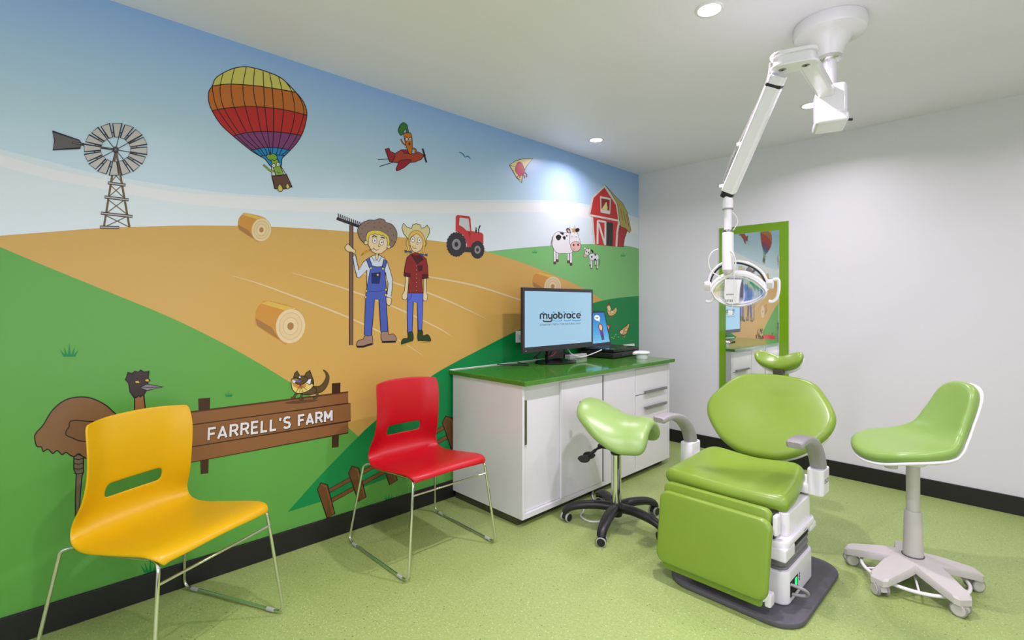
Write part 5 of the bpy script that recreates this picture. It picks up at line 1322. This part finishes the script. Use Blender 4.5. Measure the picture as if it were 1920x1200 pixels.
# first arm: level, towards the camera
def beam(name, a, b, w, h, m, up=(0, 0, 1), rr=0.3, end=0.0):
    a, b = Vector(a), Vector(b); d = (b - a).normalized(); u = Vector(up); u = (u - d * u.dot(d)).normalized(); s = d.cross(u)
    X = Matrix((( s.x, u.x, d.x, a.x), (s.y, u.y, d.y, a.y), (s.z, u.z, d.z, a.z), (0, 0, 0, 1)))
    return prism(name, rrect(w, h, min(w, h) * rr, 3), (b - a).length, m, t, bev=0.004, xf=X)
A1, E1 = Vector((LX, LY - 0.0, 2.335)), Vector((2.196, -2.325, 2.335))
beam('first_arm', A1, E1 + Vector((0, -0.0, 0)), 0.070, 0.048, 'white_enamel')
# elbow: two stacked plates with round ends joining the arms
E2 = Vector((2.118, -2.352, 2.335))
def stadium(a, b, r, n=10):
    a, b = Vector((a.x, a.y)), Vector((b.x, b.y)); d = (b - a); an = math.atan2(d.y, d.x)
    P = [(b.x + r * math.cos(an + t_), b.y + r * math.sin(an + t_)) for t_ in [(-PI / 2 + PI * k / n) for k in range(n + 1)]]
    P += [(a.x + r * math.cos(an + t_), a.y + r * math.sin(an + t_)) for t_ in [(PI / 2 + PI * k / n) for k in range(n + 1)]]
    return P
st = stadium(E1, E2, 0.046)
prism('elbow_plate', st, 0.016, 'white_enamel', t, bev=0.005, xf=Matrix.Translation((0, 0, 2.352)))
prism('elbow_plate', st, 0.012, 'white_enamel', t, bev=0.004, xf=Matrix.Translation((0, 0, 2.306)))
prism('elbow_core', stadium(E1, E2, 0.034), 0.050, 'white_plastic', t, xf=Matrix.Translation((0, 0, 2.312)))
for e in (E1, E2):
    lathe('pivot_screw', [(0, 2.3045), (0.013, 2.3045), (0.015, 2.306), (0, 2.306)], 'brushed_steel', t, loc=(e.x, e.y, 0), seg=20)
    lathe('pivot_slot', [(0, 2.3040), (0.005, 2.3040), (0.005, 2.3046), (0, 2.3046)], 'black_void', t, loc=(e.x, e.y, 0), seg=8)
# second arm: slopes down to the lamp
LC = Vector((1.862, -2.155, 1.41))              # lamp centre
J = Vector((1.828, -2.187, 1.872))              # lower joint
dd = (J - E2).normalized()
S0 = E2 + dd * 0.035 + Vector((0, 0, -0.015))
S1 = J - dd * 0.012
upv = Vector((0.5, -0.6, 0.62))
arm2 = beam('spring_arm', S0, S1, 0.062, 0.060, 'white_enamel', up=upv, rr=0.22)
dd2 = (S1 - S0).normalized()
beam('arm_clamp', S0 + dd2 * 0.030, S0 + dd2 * 0.046, 0.0635, 0.0615, 'black_plastic', up=upv, rr=0.2)
beam('arm_cover', S1 - dd2 * 0.001, S1 + dd2 * 0.030, 0.056, 0.050, 'black_plastic', up=upv, rr=0.3)
side = dd2.cross(upv.normalized()).normalized()
# cable running along the arm
if side.dot(Vector((1, 0.9, 0))) > 0: side = -side
sweep('arm_cable', catmull([E2 + Vector((-0.05, 0.01, 0.02)), S0 + dd2 * 0.04 + side * 0.036, S0 + dd2 * 0.22 + side * 0.040, S0 + dd2 * 0.36 + side * 0.050, S0 + dd2 * 0.47 + side * 0.046, S1 + side * 0.034 - dd2 * 0.03], 6), 0.003, 'cable_grey', t, seg=8)
for f_ in (0.30, 0.50): box('cable_clip', (-0.012, -0.012, -0.008), (0.012, 0.012, 0.008), 'white_plastic', t, bev=0.003, xf=Matrix.Translation(S0 + dd2 * f_ + side * 0.036))
# knuckle and drop tubes
PXp, PYp = J.x + 0.0, J.y + 0.0
lathe('knuckle', [(0, 1.800), (0.0225, 1.800), (0.024, 1.804), (0.024, 1.835), (0.020, 1.862), (0.012, 1.872), (0, 1.874)], 'white_enamel', t, loc=(PXp, PYp, 0), seg=28)
lathe('knuckle_rim', [(0.018, 1.798), (0.0245, 1.798), (0.0245, 1.803), (0.018, 1.803)], 'grey_plastic', t, loc=(PXp, PYp, 0), seg=28)
rod('upper_tube', (PXp, PYp, 1.65), (PXp, PYp, 1.80), 0.0175, 'white_enamel', t, seg=28)
lathe('tube_collar', [(0, 1.688), (0.021, 1.688), (0.0225, 1.691), (0.0225, 1.699), (0.021, 1.702), (0, 1.702)], 'brushed_steel', t, loc=(PXp, PYp, 0), seg=28)
rod('lower_tube', (PXp, PYp, 1.512), (PXp, PYp, 1.689), 0.0255, 'white_enamel', t, seg=32, bev=0.002)
lathe('tube_cap', [(0.025, 1.5135), (0.0245, 1.506), (0.016, 1.494), (0, 1.492)], 'warm_grey_plastic', t, loc=(PXp, PYp, 0), seg=28)
# lamp head frame: x right, y up, z towards the foot of the room
face = Vector((0.252, -0.968, 0)).normalized()          # the head looks towards the foot of the chair
tilt = math.radians(-8)
right = Vector((-face.y, face.x, 0))
fz = (face * math.cos(tilt) + Vector((0, 0, 1)) * math.sin(tilt)).normalized()
fu = fz.cross(right).normalized()
HM = Matrix(((right.x, fu.x, fz.x, LC.x), (right.y, fu.y, fz.y, LC.y), (right.z, fu.z, fz.z, LC.z), (0, 0, 0, 1)))
def hp(x, y, z=0.0): return HM @ Vector((x, y, z))
k7 = 1 / 2987.0
def lz(zx, zy): return ((zx - 535) * k7, -(zy - 745) * k7)
# almond outline of the lamp body
alm_top = [lz(*p) for p in ((190, 745), (240, 650), (330, 570), (430, 522), (540, 508), (650, 530), (760, 590), (850, 680), (890, 750))]
alm_bot = [lz(*p) for p in ((850, 830), (760, 895), (650, 935), (540, 952), (430, 945), (330, 905), (240, 840))]
alm = [(v.x, v.y) for v in catmull([(a_, b_, 0) for a_, b_ in alm_top + alm_bot], 4, True)]
cx_, cy_ = sum(p[0] for p in alm) / len(alm), sum(p[1] for p in alm) / len(alm)
# reflector bowl (faceted mirror strips) recessed behind the rim
def bowl(x, y): 
    q = ((x - cx_) / 0.118) ** 2 + ((y - cy_) / 0.075) ** 2
    return -0.035 + 0.035 * min(1.2, q)
head = pad('lamp_back', alm, 0.05, lambda s, q, h: hp(s, q, h - 0.060 - 0.03 * max(0, 1 - ((s - cx_) / 0.12) ** 2 - ((q - cy_) / 0.08) ** 2) * (1 if h < 0.02 else 0)), 'white_enamel', t, edge=0.012, rings=5, crown=-0.045)
sides = {-1: ([], []), 1: ([], [])}
nx_, ny_ = 22, 10
xs = [-0.108 + 0.216 * i / nx_ for i in range(nx_ + 1)]
def span(x):
    up_ = max([p[1] for p in alm if abs(p[0] - x) < 0.012] or [0]); lo_ = min([p[1] for p in alm if abs(p[0] - x) < 0.012] or [0])
    return lo_ + 0.008, up_ - 0.008
for i in range(nx_):
    xa, xb = xs[i], xs[i + 1]
    if abs((xa + xb) / 2 + 0.012) < 0.030: continue
    vs_, fs = sides[1 if xa + xb > -0.024 else -1]
    for j in range(ny_):
        q = []
        for x, f_ in ((xa, j / ny_), (xb, j / ny_), (xb, (j + 1) / ny_), (xa, (j + 1) / ny_)):
            lo_, hi_ = span(x); y = lo_ + (hi_ - lo_) * f_
            xm = (xa + xb) / 2
            q.append(hp(x, y, bowl(xm, y) * 0.8 - 0.004 + 0.25 * (x - xm) * (1 if xm > cx_ else -1)))
        fs.append(tuple(range(len(vs_), len(vs_) + 4))); vs_ += q
def dichroic(name, c0, c1, c2):
    m = bpy.data.materials.new(name); m.use_nodes = True
    nt = m.node_tree; b = nt.nodes['Principled BSDF']; b.inputs['Metallic'].default_value = 0.7; b.inputs['Roughness'].default_value = 0.22
    tc = nt.nodes.new('ShaderNodeTexCoord'); n_ = nt.nodes.new('ShaderNodeTexNoise'); n_.inputs['Scale'].default_value = 30
    mp = nt.nodes.new('ShaderNodeMapping'); mp.inputs['Scale'].default_value = (1.0, 1.0, 0.12)
    nt.links.new(tc.outputs['Object'], mp.inputs['Vector']); nt.links.new(mp.outputs['Vector'], n_.inputs['Vector'])
    r = nt.nodes.new('ShaderNodeValToRGB'); r.color_ramp.elements[0].position = 0.38; r.color_ramp.elements[0].color = c0; r.color_ramp.elements[1].position = 0.62; r.color_ramp.elements[1].color = c2
    e = r.color_ramp.elements.new(0.5); e.color = c1
    nt.links.new(n_.outputs['Fac'], r.inputs['Fac']); nt.links.new(r.outputs['Color'], b.inputs['Base Color']); MATS[name] = m
dichroic('reflector_warm', S(214, 196, 140), S(236, 230, 204), S(190, 200, 190))
dichroic('reflector_cool', S(96, 176, 186), S(226, 232, 246), S(130, 160, 226))
for sd, (vs_, fs) in sides.items(): mesh('reflector', vs_, fs, 'reflector_warm' if sd < 0 else 'reflector_cool', t, smooth=False)['label'] = 'iridescent faceted reflector'
sweep('lamp_rim', [hp(p[0], p[1], -0.006) for p in alm], 0.0055, 'white_enamel', t, seg=10, closed=True)
# thick brow of the hood
brow = [lz(*p) for p in ((165, 740), (205, 650), (300, 560), (420, 505), (540, 490), (660, 515), (780, 580), (870, 670), (905, 735))]
sweep('hood_brow', [hp(p.x, p.y, -0.018) for p in catmull([(a_, b_, 0) for a_, b_ in brow], 6)], 0.017, 'white_enamel', t, seg=12, rad=lambda q: 0.55 + 0.6 * math.sin(PI * q), flat=0.8)
# central bulb shield with vents
shield = [lz(*p) for p in ((365, 560), (590, 575), (565, 690), (545, 905), (440, 925), (368, 900), (350, 800), (360, 690))]
sh = prism('bulb_shield', shield, 0.024, 'white_enamel', t, bev=0.006, xf=HM @ Matrix.Translation((0, 0, -0.016)))
for row, (y0, y1, n_, x0, x1, lean) in enumerate(((790, 768, 6, 388, 472, 9), (885, 850, 5, 382, 464, -3))):
    for k in range(n_):
        xx = x0 + (x1 - x0) * k / (n_ - 1)
        p_, q_ = lz(xx, y0), lz(xx + lean, y1)
        prism('vent_slot', [(p_[0] - 0.0011, p_[1]), (p_[0] + 0.0011, p_[1]), (q_[0] + 0.0011, q_[1]), (q_[0] - 0.0011, q_[1])], 0.0006, 'black_void', sh, xf=HM @ Matrix.Translation((0, 0, 0.0081)))
# clear splash cover edge
sweep('clear_cover_rim', [hp(p[0], p[1], 0.006) for p in [(v.x, v.y) for v in catmull([(a_, b_, 0) for a_, b_ in [alm_top[-1]] + alm_bot + [alm_top[0]]], 5)]], 0.0022, 'clear_glide', t, seg=8)
# yoke
yoke = [lz(*p) for p in ((140, 640), (150, 560), (190, 470), (260, 390), (350, 335), (440, 318), (560, 325), (680, 365), (780, 430), (850, 510), (890, 600))]
yp = catmull([(a_, b_, 0) for a_, b_ in yoke], 6)
sweep('yoke', [hp(p.x, p.y, -0.03) for p in yp], 0.0095, 'white_enamel', t, seg=10, flat=0.7)
sweep('yoke_seal', [hp(p.x * 0.955, p.y - 0.0085, -0.026) for p in yp], 0.0042, 'black_plastic', t, seg=8)
for zx, zy, s in ((125, 660, -1), (930, 645, 1)):
    x, y = lz(zx, zy)
    box('yoke_knuckle', (x - 0.016, y - 0.024, -0.048), (x + 0.016, y + 0.020, -0.008), 'white_enamel', t, bev=0.006, xf=HM)
    box('knuckle_insert', (x - 0.010 + s * 0.0, y - 0.020, -0.0085), (x + 0.012, y + 0.004, -0.005), 'warm_grey_plastic', t, bev=0.003, xf=HM)
for pts in (((975, 590), (1030, 590), (1042, 650), (1035, 760), (1010, 850), (960, 893), (915, 885)), ((215, 800), (200, 845), (165, 885), (120, 892), (95, 882))):
    P = [Vector((*lz(*p), -0.02)) for p in pts]
    sweep('handle', [HM @ v for v in catmull(P, 6)], 0.0095, 'white_enamel', t, seg=10, flat=0.8)
# loose power lead
lead = [(300, 130), (230, 160), (180, 230), (165, 320), (190, 420), (260, 490), (350, 520), (440, 500), (500, 440), (522, 340), (500, 220), (455, 160)]
sweep('power_lead', catmull([hp(*lz(*p), 0.02) for p in lead], 6), 0.003, 'cable_white', t, seg=8)
pull = [(500, 250), (500, 400), (500, 560), (498, 700), (490, 820), (475, 920), (455, 990)]
sweep('pull_cord', catmull([hp(*lz(*p), 0.026) for p in pull], 6), 0.0018, 'cable_white', t, seg=8)
x, y = lz(440, 1035)
box('cord_plug', (x - 0.010, y - 0.010, 0.020), (x + 0.010, y + 0.012, 0.032), 'white_plastic', t, bev=0.003, xf=HM)
sweep('tube_lead', catmull([Vector((PXp + 0.012, PYp + 0.012, 1.79)), Vector((PXp + 0.028, PYp + 0.026, 1.765)), Vector((PXp + 0.033, PYp + 0.03, 1.735)), Vector((PXp + 0.018, PYp + 0.018, 1.70))], 6), 0.0022, 'cable_white', t, seg=8)
